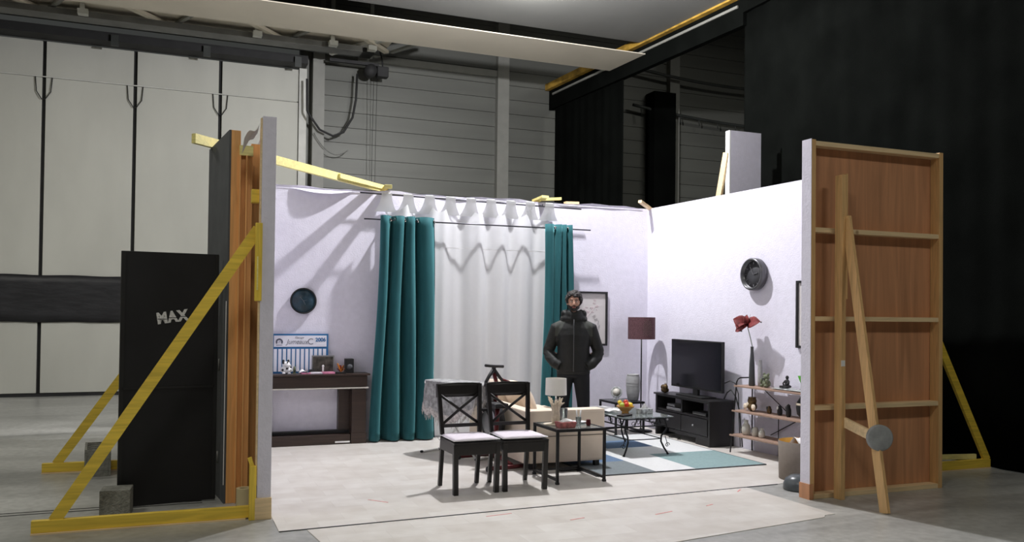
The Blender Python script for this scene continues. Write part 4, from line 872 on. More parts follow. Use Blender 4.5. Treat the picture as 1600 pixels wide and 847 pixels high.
# ================================================================ CORNER
t = thing('floor_lamp', 'floor lamp with plum brown drum shade in the back right corner', 'floor lamp', (-0.30, -0.36, 0.004))
m_ = MB(); m_.lathe([(0.15, 0), (0.15, 0.012), (0.02, 0.024), (0.012, 0.04)], 32); part('base', m_, 'ironblack', t)
m_ = MB(); m_.tube([(0, 0, 0.03), (0, 0, 1.30)], 0.009, 8); part('pole', m_, 'ironblack', t)
m_ = MB(); m_.lathe([(0.178, 1.21), (0.178, 1.497), (0.175, 1.497), (0.175, 1.21)], 64, closed=True); part('lamp_shade', m_, 'brownshade', t)
m_ = MB(); m_.tube([(-0.175, 0, 1.47), (0.175, 0, 1.47)], 0.004, 6); m_.tube([(0, -0.175, 1.47), (0, 0.175, 1.47)], 0.004, 6); m_.tube([(0, 0, 1.30), (0, 0, 1.47)], 0.008, 6); part('shade_frame', m_, 'ironblack', t)
m_ = MB()
for i in range(9):
    for j in range(9 - abs(4 - i) // 2):
        a = -1.95 + i * 0.075; z = 1.26 + j * 0.024 + (i % 2) * 0.012
        m_.box(0.1785 * math.cos(a) - 0.003, 0.1785 * math.cos(a) + 0.003, 0.1785 * math.sin(a) - 0.003, 0.1785 * math.sin(a) + 0.003, z, z + 0.006)
part('pierced_dots', m_, 'basket', t, kind='stuff')
def frame_table(name, label, loc, W_, D_, H_, glass, rz=0):
    t = thing(name, label, 'side table', loc, rz); q = 0.012
    for x in (-W_ / 2, W_ / 2):
        for y in (-D_ / 2, D_ / 2):
            m_ = MB(); m_.box(x - q, x + q, y - q, y + q, 0, H_ - 0.025, 0.002); part('leg', m_, 'ironblack', t)
            m_ = MB(); m_.box(x - q * 1.3, x + q * 1.3, y - q * 1.3, y + q * 1.3, 0, 0.02, 0.002) 
            part('foot', m_, 'black2', t)
    m_ = MB()
    for y in (-D_ / 2, D_ / 2): m_.box(-W_ / 2 - q, W_ / 2 + q, y - q, y + q, H_ - 0.025, H_)
    for x in (-W_ / 2, W_ / 2): m_.box(x - q, x + q, -D_ / 2 + q, D_ / 2 - q, H_ - 0.025, H_)
    part('top_frame', m_, 'ironblack', t)
    m_ = MB(); m_.box(-W_ / 2 + q, W_ / 2 - q, -D_ / 2 + q, D_ / 2 - q, H_ - 0.010, H_ - 0.002); part('top_panel', m_, glass, t)
    m_ = MB(); m_.box(-W_ / 2 + q, W_ / 2 - q, D_ / 2 - q, D_ / 2 + q, 0.03, 0.05); m_.box(-W_ / 2 - q, -W_ / 2 + q, -D_ / 2 + q, D_ / 2 - q, 0.03, 0.05); m_.box(W_ / 2 - q, W_ / 2 + q, -D_ / 2 + q, D_ / 2 - q, 0.03, 0.05); part('stretcher', m_, 'ironblack', t)
    return t
frame_table('corner_table', 'small black metal side table in the back right corner', (-0.62, -0.42, 0.004), 0.40, 0.42, 0.42, 'darkgrey')
t = thing('grey_vase', 'tall ribbed grey vase on the corner table', 'vase', (-0.50, -0.50, 0.425))
m_ = MB(); m_.lathe([(0.055, 0), (0.07, 0.02), (0.088, 0.12), (0.092, 0.24), (0.085, 0.31), (0.078, 0.33), (0.084, 0.34), (0.074, 0.34), (0.07, 0.32)], 32); part('body', m_, 'greyvase', t)
for k in range(6): m_ = MB(); z = 0.06 + k * 0.035; r_ = 0.0765 + (0.0165 * min(1, k / 4)); m_.lathe([(r_, z - 0.002), (r_ + 0.003, z), (r_, z + 0.002)], 32); part('rib', m_, 'greyvase', t)
t = thing('display_plate', 'round patterned plate on a little stand on the corner table', 'plate', (-0.70, -0.42, 0.425), R(-18))
m_ = MB(); m_.lathe([(0.001, 0), (0.05, 0.002), (0.072, 0.012), (0.074, 0.008), (0.05, -0.004), (0.001, -0.005)], 32, (0, 0, 0.105), Matrix.Rotation(R(80), 4, 'X')); part('plate', m_, 'silver', t)
m_ = MB(); m_.lathe([(0.001, 0.004), (0.045, 0.005), (0.05, 0.007), (0.001, 0.006)], 24, (0, 0, 0.105), Matrix.Rotation(R(80), 4, 'X')); part('plate_pattern', m_, 'stone', t)
m_ = MB()
for x in (-0.035, 0.035): m_.tube([(x, -0.035, 0.04), (x, -0.035, 0.0), (x, 0.03, 0.0), (x, 0.02, 0.06)], 0.003, 6)
for k in range(4): m_.beam((-0.045 + k * 0.03, -0.036, 0.004), (-0.045 + k * 0.03 + (0.01 if k % 2 else 0), -0.036, 0.032), 0.006, 0.012)
part('plate_stand', m_, 'silver', t)

# ================================================================ COFFEE TABLE
t = thing('coffee_table', 'black wrought iron coffee table with glass top on the rug', 'coffee table', (-1.25, -1.62, 0.0155))
cw, cd, chh = 0.245, 0.46, 0.405
m_ = MB(); m_.box(-cw - 0.05, cw + 0.09, -cd - 0.03, cd + 0.03, chh, chh + 0.010, 0.003); part('glass_top', m_, 'tintglass', t)
for sx in (-1, 1):
    for sy in (-1, 1):
        pts = [(sx * (cw - 0.03), sy * (cd - 0.03), chh - 0.004), (sx * (cw + 0.0), sy * cd, chh - 0.03), (sx * (cw + 0.015), sy * (cd + 0.01), 0.28), (sx * (cw - 0.035), sy * (cd - 0.02), 0.20), (sx * (cw - 0.04), sy * (cd - 0.02), 0.14), (sx * (cw - 0.01), sy * (cd - 0.005), 0.07), (sx * (cw + 0.02), sy * (cd + 0.01), 0.02), (sx * (cw + 0.03), sy * (cd + 0.012), 0.0)]
        m_ = MB(); m_.tube(pts, [0.010, 0.010, 0.011, 0.010, 0.010, 0.010, 0.010, 0.015], 8); lg = part('leg', m_, 'ironblack', t)
        sp = [(sx * (cw + 0.03 * math.cos(a) * (1 - a / 9) + 0.03), sy * cd, 0.10 + 0.03 * math.sin(a) * (1 - a / 9)) for a in [k * 0.6 for k in range(10)]] + [(sx * (cw + 0.0), sy * cd, 0.20)]
        m_ = MB(); m_.tube(sp, 0.004, 6); part('scroll', m_, 'ironblack', lg)
m_ = MB()
for z in (chh - 0.012, 0.315):
    for y in (-cd, cd): m_.box(-cw, cw, y - 0.006, y + 0.006, z - 0.006, z + 0.006)
    for x in (-cw, cw): m_.box(x - 0.006, x + 0.006, -cd, cd, z - 0.006, z + 0.006)
part('apron_rails', m_, 'ironblack', t)
m_ = MB()
for y in (-cd, cd): m_.tube([(-cw + 0.04, y * 0.96, 0.17), (0, y * 0.93, 0.165), (cw - 0.04, y * 0.96, 0.17)], 0.006, 6)
for x in (-cw, cw): m_.tube([(x * 0.86, -cd + 0.02, 0.17), (x * 0.86, cd - 0.02, 0.17)], 0.006, 6)
part('lower_stretcher', m_, 'ironblack', t)
def scroll_panel(p, dx, L):
    n = max(1, int(L / 0.22)); st = L / n
    for k in range(n):
        m_ = MB(); c0 = k * st + st / 2 - L / 2
        for sg in (-1, 1):
            pts = []
            for q in range(12):
                a = q * 0.5; r_ = 0.034 * (1 - q / 14)
                pts.append(Vector(p) + Vector(dx) * (c0 + sg * (0.012 + r_ - r_ * math.cos(a) * 0.9)) + Vector((0, 0, r_ * math.sin(a) * sg)))
            m_.tube(pts, 0.0035, 5)
        m_.beam(Vector(p) + Vector(dx) * (c0 - 0.014) + Vector((0, 0, -0.035)), Vector(p) + Vector(dx) * (c0 + 0.014) + Vector((0, 0, 0.035)), 0.014, 0.006)
        part('scrollwork', m_, 'ironblack', t)
for y in (-cd, cd): scroll_panel((0, y, 0.355), (1, 0, 0), 2 * cw)
for x in (-cw, cw): scroll_panel((x, 0, 0.355), (0, 1, 0), 2 * cd)
ZC = 0.0155 + chh + 0.0105
t = thing('fruit_bowl', 'amber glass bowl holding fruit on the coffee table', 'bowl', (-1.29, -1.70, ZC))
m_ = MB(); m_.lathe([(0.045, 0), (0.035, 0.012), (0.055, 0.03), (0.09, 0.06), (0.105, 0.08), (0.101, 0.08), (0.085, 0.064), (0.05, 0.036), (0.001, 0.03)], 28); part('bowl', m_, 'amber', t)
for k, (x, y, z, r_, mt, lb) in enumerate(((-0.05, -0.02, 0.092, 0.032, 'f_gr', 'green fruit at the left of the bowl'), (-0.01, -0.045, 0.10, 0.030, 'f_red', 'red fruit at the front of the bowl'), (0.045, -0.03, 0.092, 0.032, 'f_yel', 'yellow fruit at the front right of the bowl'), (0.03, 0.035, 0.105, 0.034, 'f_yel', 'topmost yellow fruit at the back of the bowl'), (-0.03, 0.04, 0.095, 0.03, 'f_or', 'orange fruit at the back of the bowl'), (0.005, 0.0, 0.125, 0.028, 'f_red', 'red fruit lying on top of the pile'), (-0.06, 0.02, 0.12, 0.026, 'f_yel', 'small pale yellow fruit at the upper left'))):
    m_ = MB(); m_.ball((0, 0, 0), r_, r_, r_ * 0.93); tt = solo('fruit', m_, mt, lb + ' on the coffee table', 'fruit', (-1.29 + x, -1.70 + y, ZC + z))
    m_ = MB(); m_.tube([(0, 0, r_ * 0.9), (0.003, 0, r_ * 1.12)], 0.0015, 5); part('stalk', m_, 'stem', tt)
t = thing('tissue_box', 'silver patterned tissue box with a white tissue on the coffee table', 'tissue box', (-1.10, -1.80, ZC), R(5))
m_ = MB(); m_.box(-0.08, 0.08, -0.05, 0.05, 0, 0.055, 0.003); part('box', m_, 'silver', t)
m_ = MB(); m_.grid(8, 8, lambda a, b: ((a - .5) * 0.11 * (1 - 0.8 * b), 0.012 * math.sin(a * 9) * (1 - b), 0.056 + 0.055 * b), 0.001); part('tissue', m_, 'paper', t)
m_ = MB(); m_.grid(24, 14, lambda a, b: (-0.17 + a * 0.30, -0.25 + b * 0.42, 0.010 + 0.016 * abs(math.sin(a * 7 + b * 3)) + 0.022 * math.sin(b * 3.1) * math.sin(a * 3.1)), 0.004)
solo('white_napkin', m_, 'whitecloth', 'rumpled white cloth at the far left of the coffee table', 'cloth', (-1.42, -1.38, ZC + 0.002))
m_ = MB(); m_.box(-0.09, 0.09, -0.045, 0.045, 0, 0.018, 0.003); solo('black_case', m_, 'ironblack', 'flat black case at the near corner of the coffee table', 'case', (-1.44, -1.95, ZC), R(28))

# ================================================================ SOFA
t = thing('sofa', 'cream fabric sofa seen from its back and arm', 'sofa', (-2.39, -1.68, 0.0155))
m_ = MB(); m_.box(-0.40, 0.41, -0.62, 0.70, 0.055, 0.30, 0.02); part('base', m_, 'cream', t)
for y0, za in ((-0.80, 0.575), (0.70, 0.44)):
    m_ = MB(); m_.box(-0.40, 0.43, y0, y0 + 0.18, 0.055, za, 0.025); part('arm', m_, 'cream', t)
m_ = MB(); m_.box(-0.40, -0.24, -0.62, 0.70, 0.30, 0.56, 0.03); m_.box(-0.445, -0.401, -0.80, 0.88, 0.055, 0.575, 0.015); part('back', m_, 'cream', t)
for y0, y1 in ((-0.61, 0.035), (0.045, 0.69)):
    m_ = MB(); m_.box(-0.23, 0.44, y0, y1, 0.305, 0.45, 0.035); part('seat_cushion', m_, 'cream', t)
m_ = MB(); m_.box(-0.395, 0.42, -0.806, -0.8005, 0.315, 0.322); m_.box(-0.4475, -0.4452, -0.78, 0.86, 0.315, 0.322); part('seam', m_, 'basket', t)
for x in (-0.36, 0.36):
    for y in (-0.74, 0.8): m_ = MB(); m_.box(x - 0.025, x + 0.025, y - 0.025, y + 0.025, 0, 0.055); part('leg', m_, 'black', t)
def pillow(name, label, loc, rot, sx, sy, sz, mt):
    m_ = MB()
    def pf(sg): return lambda a, b: ((a - .5) * sx, (b - .5) * sy, sg * sz * (math.sin(math.pi * a) * math.sin(math.pi * b)) ** 0.45)
    m_.grid(14, 14, pf(1)); m_.grid(14, 14, pf(-1)); bmesh.ops.remove_doubles(m_.bm, verts=m_.bm.verts[:], dist=0.0015)
    return solo(name, m_, mt, label, 'cushion', loc, rot=rot)
pillow('back_cushion', 'plump cream cushion leaning above the near end of the sofa back', (-2.42, -1.32, 0.60), (R(4), R(58), R(6)), 0.42, 0.50, 0.12, 'cream')
pillow('back_cushion', 'second cream cushion farther along the sofa back', (-2.46, -0.88, 0.595), (R(-4), R(62), 0), 0.40, 0.38, 0.10, 'cream')

# ================================================================ NEAR SIDE TABLE
t = frame_table('side_table', 'black metal side table with glass top beside the cream sofa arm', (-2.56, -2.885, 0.004), 0.475, 0.52, 0.495, 'tintglass')
m_ = MB(); m_.box(0.05, 0.30, 0.20, 0.24, 0.006, 0.022); m_.box(0.28, 0.31, -0.15, 0.22, 0.006, 0.022); solo('floor_bracket', m_, 'ironblack', 'black metal bar lying on the floor behind the near side table', 'bar', (-2.56, -2.80, 0.0))
ZS = 0.004 + 0.4945
t = thing('table_lamp', 'small lamp with cream drum shade and driftwood base on the side table', 'table lamp', (-2.66, -2.80, ZS))
m_ = MB(); m_.lathe([(0.10, 0), (0.10, 0.006), (0.03, 0.012)], 24, (-0.02, 0, 0)); part('base', m_, 'coral', t)
m_ = MB(); random.seed(5)
for k in range(13):
    a = k * 2.399; r0 = 0.02; r1 = random.uniform(0.05, 0.085); zt = random.uniform(0.20, 0.265)
    m_.tube([(r0 * math.cos(a), r0 * math.sin(a), 0.008), (0.03 * math.cos(a), 0.03 * math.sin(a), 0.06), (0.026 * math.cos(a + .3), 0.026 * math.sin(a + .3), 0.13), (0.5 * r1 * math.cos(a), 0.5 * r1 * math.sin(a), 0.18), (r1 * math.cos(a), r1 * math.sin(a), zt)], [0.013, 0.014, 0.013, 0.010, 0.005], 7)
    m_.tube([(0.5 * r1 * math.cos(a), 0.5 * r1 * math.sin(a), 0.175), (0.8 * r1 * math.cos(a + .5), 0.8 * r1 * math.sin(a + .5), zt - 0.01)], [0.008, 0.004], 6)
part('driftwood_stem', m_, 'coral', t)
m_ = MB(); m_.tube([(0, 0, 0.1), (0, 0, 0.33)], 0.008, 8); part('pole', m_, 'chrome', t)
m_ = MB(); m_.lathe([(0.102, 0.278), (0.098, 0.435), (0.096, 0.435), (0.100, 0.278)], 56, closed=True); part('lamp_shade', m_, 'lampwhite', t)
m_ = MB(); m_.tube([(-0.096, 0, 0.42), (0.096, 0, 0.42)], 0.003, 5); m_.tube([(0, 0, 0.33), (0, 0, 0.42)], 0.005, 5); part('shade_frame', m_, 'chrome', t)
t = thing('tissue_box', 'dusty red patterned tray box on the near side table', 'box', (-2.66, -3.02, ZS), R(6))
m_ = MB(); m_.prism([(-0.075, -0.05), (0.075, -0.05), (0.075, 0.05), (-0.075, 0.05)], 0, 0.052)
for v in m_.bm.verts:
    if v.co.z > 0.01: v.co.x *= 1.15; v.co.y *= 1.15
part('box', m_, 'pinkbox', t)
m_ = MB(); m_.grid(8, 6, lambda a, b: ((a - .5) * 0.12, (b - .5) * 0.08, 0.054 + 0.03 * math.sin(a * 3.1) * math.sin(b * 3.1)), 0.001); part('tissue', m_, 'paper', t)
def tumbler(name, label, x, y, r_, h_, mt='glass'):
    m_ = MB(); m_.lathe([(r_ * 0.8, 0), (r_, h_), (r_ - 0.003, h_), (r_ * 0.75, 0.008), (0.001, 0.007)], 22); return solo(name, m_, mt, label, 'glass', (x, y, ZS))
tumbler('glass_jar', 'tall clear glass jar on the side table behind the red box', -2.55, -2.74, 0.040, 0.14)
tumbler('drinking_glass', 'clear drinking glass holding white straws on the side table', -2.47, -2.90, 0.028, 0.075)
for k, (dx, dy, lb) in enumerate(((-0.008, 0.0, 'left white straw standing in the drinking glass'), (0.012, 0.006, 'right white straw standing in the drinking glass'))):
    m_ = MB(); m_.tube([(0, 0, 0.0), (dx * 1.5, 0.004, 0.13)], 0.007, 8); solo('straw', m_, 'white', lb, 'straw', (-2.47 + dx, -2.90 + dy, ZS + 0.008))
m_ = MB(); m_.lathe([(0.018, 0), (0.022, 0.02), (0.02, 0.055), (0.018, 0.06)], 16); solo('dark_cup', m_, 'maroon', 'small dark red cup standing on the side table', 'cup', (-2.41, -2.99, ZS))
m_ = MB(); m_.lathe([(0.05, 0), (0.075, 0.012), (0.073, 0.014), (0.001, 0.005)], 24); solo('saucer', m_, 'white', 'white saucer on the far side of the near side table', 'plate', (-2.40, -2.76, ZS))
m_ = MB(); m_.grid(8, 8, lambda a, b: ((a - .5) * 0.13, (b - .5) * 0.10, 0.006 + 0.04 * math.sin(a * 3.1) * math.sin(b * 3.1)), 0.001); solo('crumpled_tissue', m_, 'paper', 'crumpled white tissue beside the straws on the side table', 'tissue', (-2.53, -2.82, ZS))

# ================================================================ CHAIRS
def chair(label, loc, rz):
    t = thing('dining_chair', label, 'chair', loc, rz, 'cross-back dining chairs')
    hw = 0.185
    for sx in (-1, 1):
        m_ = MB(); m_.beam((sx * hw, -0.19, 0.0), (sx * (hw + 0.008), -0.195, 0.425), 0.042, 0.042, up=(0, 1, 0), bev=0.004); part('front_leg', m_, 'chairpaint', t)
        m_ = MB()
        m_.beam((sx * (hw - 0.010), 0.245, 0.0), (sx * (hw - 0.01), 0.185, 0.43), 0.034, 0.036, up=(0, 1, 0), bev=0.003)
        m_.beam((sx * (hw - 0.01), 0.185, 0.42), (sx * (hw + 0.012), 0.255, 0.90), 0.034, 0.036, up=(0, 1, 0), bev=0.003); part('rear_post', m_, 'chairpaint', t)
    m_ = MB(); m_.box(-0.172, 0.172, -0.212, -0.188, 0.335, 0.425, 0.003); m_.box(-0.172, 0.172, 0.175, 0.195, 0.335, 0.425, 0.003)
    for x in (-0.195, 0.178): m_.box(x, x + 0.018, -0.174, 0.172, 0.335, 0.425, 0.003)
    part('seat_frame', m_, 'chairpaint', t)
    m_ = MB(); m_.prism([(-0.212, -0.222), (0.212, -0.222), (0.192, 0.165), (-0.192, 0.165)], 0.4258, 0.440); part('seat', m_, 'chairpaint', t)
    m_ = MB(); m_.grid(12, 4, lambda a, b: ((a - .5) * 0.415, 0.262 + 0.03 * math.sin(math.pi * a) - 0.012 * (1 - b), 0.785 + 0.120 * b + 0.008 * math.sin(math.pi * a) * (b - .5)), 0.022); part('top_rail', m_, 'chairpaint', t)
    m_ = MB(); m_.beam((-0.17, 0.205, 0.535), (0.17, 0.205, 0.535), 0.02, 0.03); part('lower_rail', m_, 'chairpaint', t)
    m_ = MB(); m_.tube([(-0.175, 0.208, 0.545), (0.0, 0.245, 0.67), (0.182, 0.243, 0.805)], 0.013, 6); part('cross_slat', m_, 'chairpaint', t)
    m_ = MB(); m_.tube([(0.175, 0.208, 0.545), (0.0, 0.228, 0.67), (-0.182, 0.243, 0.805)], 0.013, 6); part('cross_slat', m_, 'chairpaint', t)
    return t
c1 = chair('left black cross-back dining chair with pale cushion', (-3.625, -3.08, 0.004), R(2))
c2 = chair('right black cross-back dining chair next to the side table', (-3.165, -3.08, 0.004), R(-1))
def seatpad(label, loc, rz):
    m_ = MB()
    def pf(sg): return lambda a, b: ((a - .5) * (0.42 - 0.03 * b), (b - .5) * 0.40, 0.018 + sg * 0.016 * (min(1, 9 * math.sin(math.pi * a) * math.sin(math.pi * b))) ** 0.6)
    m_.grid(16, 16, pf(1)); m_.grid(16, 16, pf(-1)); bmesh.ops.remove_doubles(m_.bm, verts=m_.bm.verts[:], dist=0.001)
    t = thing('seat_cushion', label, 'cushion', loc, rz, 'chair seat pads'); part('pad', m_, 'cushion', t)
    m_ = MB(); m_.tube([(-0.21, -0.2, 0.018), (0.21, -0.2, 0.018), (0.195, 0.2, 0.018), (-0.195, 0.2, 0.018), (-0.21, -0.2, 0.018)], 0.004, 6); part('piping', m_, 'whitecloth', t)
    m_ = MB(); m_.tube([(0.20, 0.16, 0.02), (0.235, 0.15, 0.0), (0.22, 0.12, -0.02)], 0.004, 5); m_.tube([(-0.2, 0.16, 0.02), (-0.235, 0.15, 0.0), (-0.22, 0.12, -0.02)], 0.004, 5); part('tie', m_, 'whitecloth', t)
seatpad('pale pink seat pad on the left dining chair', (-3.625, -3.085, 0.4445), R(2))
seatpad('pale pink seat pad on the right dining chair', (-3.165, -3.085, 0.4445), R(-1))

# ================================================================ IRONING BOARD
BA = math.atan2(-0.9, 0.437)
t = thing('ironing_board', 'ironing board on white legs standing behind the left chair', 'ironing board', (-3.16, -1.42, 0.004), BA)
m_ = MB()
outl = [(-0.40, -0.15), (-0.42, -0.12), (-0.42, 0.12), (-0.40, 0.15), (0.30, 0.15), (0.40, 0.11), (0.45, 0.05), (0.46, 0.0), (0.45, -0.05), (0.40, -0.11), (0.30, -0.15)]
m_.prism(outl, 0.76, 0.785); part('board', m_, 'white', t)
for (a, b, y) in ((-0.42, 0.36, 0.10), (0.36, -0.42, -0.10)):
    m_ = MB(); m_.tube([(a, y, 0.012), (b, y, 0.755)], 0.011, 8); m_.tube([(a, y, 0.012), (a + 0.0, -y * 1.6, 0.012)], 0.011, 8); part('leg', m_, 'white', t)
for a, y in ((-0.42, 0.10), (-0.42, -0.16), (0.36, -0.10), (0.36, 0.16)): m_ = MB(); m_.ball((a, y, 0.014), 0.016, 0.022, 0.014); part('rubber_foot', m_, 'black2', t)
m_ = MB()
per = []
def clo(a, b):
    th = a * 2 * math.pi
    ex, ey = 0.45 * math.copysign(abs(math.cos(th)) ** 0.5, math.cos(th)), 0.165 * math.copysign(abs(math.sin(th)) ** 0.5, math.sin(th))
    drop = 0.30 + 0.07 * math.sin(th * 3) + 0.04 * math.sin(th * 11) + 0.05 * math.cos(th + 2.6)
    if b < 0.3: s_ = b / 0.3; return (ex * s_, ey * s_, 0.795 + 0.004 * math.sin(th * 5 + s_ * 6) * s_)
    s_ = (b - 0.3) / 0.7; fl_ = 1 + 0.10 * s_ + 0.05 * s_ * math.sin(th * 13)
    return (ex * (1 + 0.02 * s_ + 0.04 * s_ * math.sin(th * 13)), ey * fl_ + 0.01 * math.copysign(1, ey), 0.795 - drop * s_)
m_.grid(120, 20, clo); bmesh.ops.remove_doubles(m_.bm, verts=m_.bm.verts[:], dist=0.0008)
tt = solo('draped_blanket', m_, 'greycloth', 'grey mottled blanket with pale fringe draped over the ironing board', 'blanket', (-3.16, -1.42, 0.004), BA)
m_ = MB()
for k in range(110):
    a = k / 110; p = Vector(clo(a, 1.0)); q = p + Vector((random.uniform(-0.01, 0.01), random.uniform(-0.01, 0.01), -0.03 - random.random() * 0.035)); m_.tube([p, q], [0.004, 0.002], 4)
part('fringe', m_, 'fringe', tt, kind='stuff')
m_ = MB(); m_.grid(100, 4, lambda a, b: Vector(clo(a, 0.86 + b * 0.14)) * 1.0 + Vector((math.cos(a * 6.283) * 0.006, math.sin(a * 6.283) * 0.006, 0))); part('pale_border', m_, 'fringe', tt)

# ================================================================ EXERCISE BIKE
t = thing('exercise_bike', 'black and maroon exercise bike between the chairs and the sofa', 'exercise bike', (-2.985, -2.02, 0.004), R(8))
for y, w_ in ((-0.36, 0.26), (0.40, 0.20)):
    m_ = MB(); m_.tube([(-w_, y, 0.035), (w_, y, 0.035)], 0.022, 10); st = part('stabiliser', m_, 'maroon', t)
    for x in (-w_, w_): m_ = MB(); m_.ball((x, y, 0.03), 0.022, 0.034, 0.030); part('end_cap', m_, 'black2', st)
m_ = MB(); m_.tube([(0, -0.36, 0.05), (0, 0.0, 0.12), (0, 0.40, 0.05)], 0.022, 10); part('spine', m_, 'maroon', t)
m_ = MB(); m_.tube([(0.10, 0.22, 0.10), (0.11, 0.16, 0.80), (0.035, 0.09, 0.93)], 0.021, 10); part('front_post', m_, 'maroon', t)
m_ = MB(); m_.tube([(-0.06, -0.12, 0.10), (-0.075, -0.20, 0.60)], 0.024, 10); part('seat_post', m_, 'maroon', t)
m_ = MB(); m_.box(-0.16, 0.0, -0.30, -0.10, 0.60, 0.65, 0.022); part('saddle', m_, 'black2', t)
m_ = MB(); m_.lathe([(0.02, -0.04), (0.20, -0.035), (0.215, 0), (0.20, 0.035), (0.02, 0.04)], 32, (0.035, 0.10, 0.42), Matrix.Rotation(R(90), 4, 'Y')); fw = part('flywheel_cover', m_, 'black2', t)
m_ = MB(); m_.lathe([(0.09, 0.041), (0.14, 0.043), (0.14, 0.046), (0.09, 0.044)], 28, (0.035, 0.10, 0.42), Matrix.Rotation(R(-90), 4, 'Y')); part('silver_ring', m_, 'silverdev', fw)
for s_ in (-1, 1):
    m_ = MB(); m_.beam((0.035, 0.10, 0.42 - 0.0), (0.035 + s_ * 0.07, 0.10, 0.42 + s_ * -0.13), 0.02, 0.03); m_.box(0.035 + s_ * 0.07, 0.035 + s_ * 0.16, 0.06, 0.15, 0.42 - s_ * 0.13 - 0.012, 0.42 - s_ * 0.13 + 0.012, 0.004); part('pedal', m_, 'black', t)
m_ = MB(); m_.tube([(-0.10, 0.02, 1.005), (0.03, 0.06, 0.992), (0.15, 0.10, 0.985)], 0.015, 10); hb = part('handlebar', m_, 'black2', t)
m_ = MB(); m_.beam((0.03, 0.08, 0.985), (0.03, 0.08, 0.935), 0.035, 0.03); m_.tube([(0.02, 0.08, 0.945), (-0.03, 0.06, 0.90), (-0.085, 0.03, 0.84), (-0.09, 0.02, 0.79)], [0.022, 0.018, 0.017, 0.024], 8); m_.tube([(0.04, 0.08, 0.945), (0.09, 0.10, 0.90), (0.15, 0.12, 0.84), (0.20, 0.12, 0.825)], [0.022, 0.018, 0.017, 0.02], 8); part('handle_arms', m_, 'black2', t)
m_ = MB(); m_.tube([(0.15, 0.12, 0.845), (0.235, 0.12, 0.815)], 0.019, 8); part('maroon_grip', m_, 'maroon', t)

# ================================================================ THE MAN
def remeshed(mb, voxel, smooth=6):
    me = bpy.data.meshes.new('tmp'); bmesh.ops.recalc_face_normals(mb.bm, faces=mb.bm.faces[:]); mb.bm.to_mesh(me); mb.bm.free()
    o = bpy.data.objects.new('tmp', me); C.objects.link(o)
    r = o.modifiers.new('r', 'REMESH'); r.mode = 'VOXEL'; r.voxel_size = voxel; r.use_smooth_shade = True
    s_ = o.modifiers.new('s', 'SMOOTH'); s_.iterations = smooth; s_.factor = 0.5
    dg = bpy.context.evaluated_depsgraph_get(); m2 = bpy.data.meshes.new_from_object(o.evaluated_get(dg)); bpy.data.objects.remove(o)
    m2.polygons.foreach_set('use_smooth', [True] * len(m2.polygons))
    return m2
def mesh_part(name, me, mats, parent):
    me.materials.clear()
    for m in mats: me.materials.append(M[m])
    o = bpy.data.objects.new(name, me); C.objects.link(o); o.parent = parent; return o
def ell(m_, rings, seg=28):       # rings: (x, y, z, rx, ry)
    rr = []
    for (x, y, z, rx, ry) in rings: rr.append([m_.bm.verts.new((x + rx * math.cos(k * 2 * math.pi / seg), y + ry * math.sin(k * 2 * math.pi / seg), z)) for k in range(seg)])
    for i in range(len(rr) - 1):
        for k in range(seg): m_.bm.faces.new((rr[i][k], rr[i][(k + 1) % seg], rr[i + 1][(k + 1) % seg], rr[i + 1][k]))
    m_.bm.faces.new(rr[0][::-1]); m_.bm.faces.new(rr[-1])
man = thing('person', 'dark haired man in a black jacket standing with hands in pockets', 'person', (-1.75, -1.30, 0.0155), R(-25))
ARMS = []
for sx in (-1, 1):
    ARMS.append([(sx * 0.150, 0.01, 1.425), (sx * 0.200, 0.012, 1.36), (sx * 0.245, 0.030, 1.22), (sx * 0.285, 0.045, 1.10), (sx * 0.270, 0.00, 1.03), (sx * 0.205, -0.065, 0.955), (sx * 0.150, -0.085, 0.925)])
# body: head, neck, torso, arms, legs in one surface
m_ = MB()
ell(m_, [(0, 0.0, 0.86, 0.15, 0.10), (0, 0.0, 0.95, 0.155, 0.105), (0, 0.0, 1.08, 0.14, 0.10), (0, -0.005, 1.25, 0.150, 0.10), (0, 0.0, 1.34, 0.145, 0.09), (0, 0.005, 1.42, 0.10, 0.065), (0, 0.0, 1.50, 0.060, 0.060), (0, -0.012, 1.56, 0.056, 0.060)])
BARMS = [[Vector(p) + Vector((0 if i < 4 else -p[0] * 0.28, 0 if i < 4 else 0.05, 0)) for i, p in enumerate(A)] for A in ARMS]
BARMS = [[Vector((p[0] * (0.8 if i == 0 else 0.97), p[1], p[2] - (0.05 if i < 2 else 0.0))) for i, p in enumerate(A)] for A in BARMS]
for A in BARMS: m_.tube(A, [0.030, 0.034, 0.034, 0.032, 0.030, 0.026, 0.026], 12); m_.ball((A[-1][0], A[-1][1], A[-1][2]), 0.03, 0.02, 0.03)
for sx in (-1, 1):
    m_.tube([(sx * 0.085, 0, 0.90), (sx * 0.10, -0.005, 0.70), (sx * 0.115, -0.01, 0.50), (sx * 0.13, 0.005, 0.30), (sx * 0.14, 0.01, 0.09)], [0.085, 0.075, 0.055, 0.052, 0.036], 14)
    m_.tube([(sx * 0.14, 0.04, 0.05), (sx * 0.15, -0.06, 0.045), (sx * 0.16, -0.14, 0.035)], [0.035, 0.038, 0.025], 10)
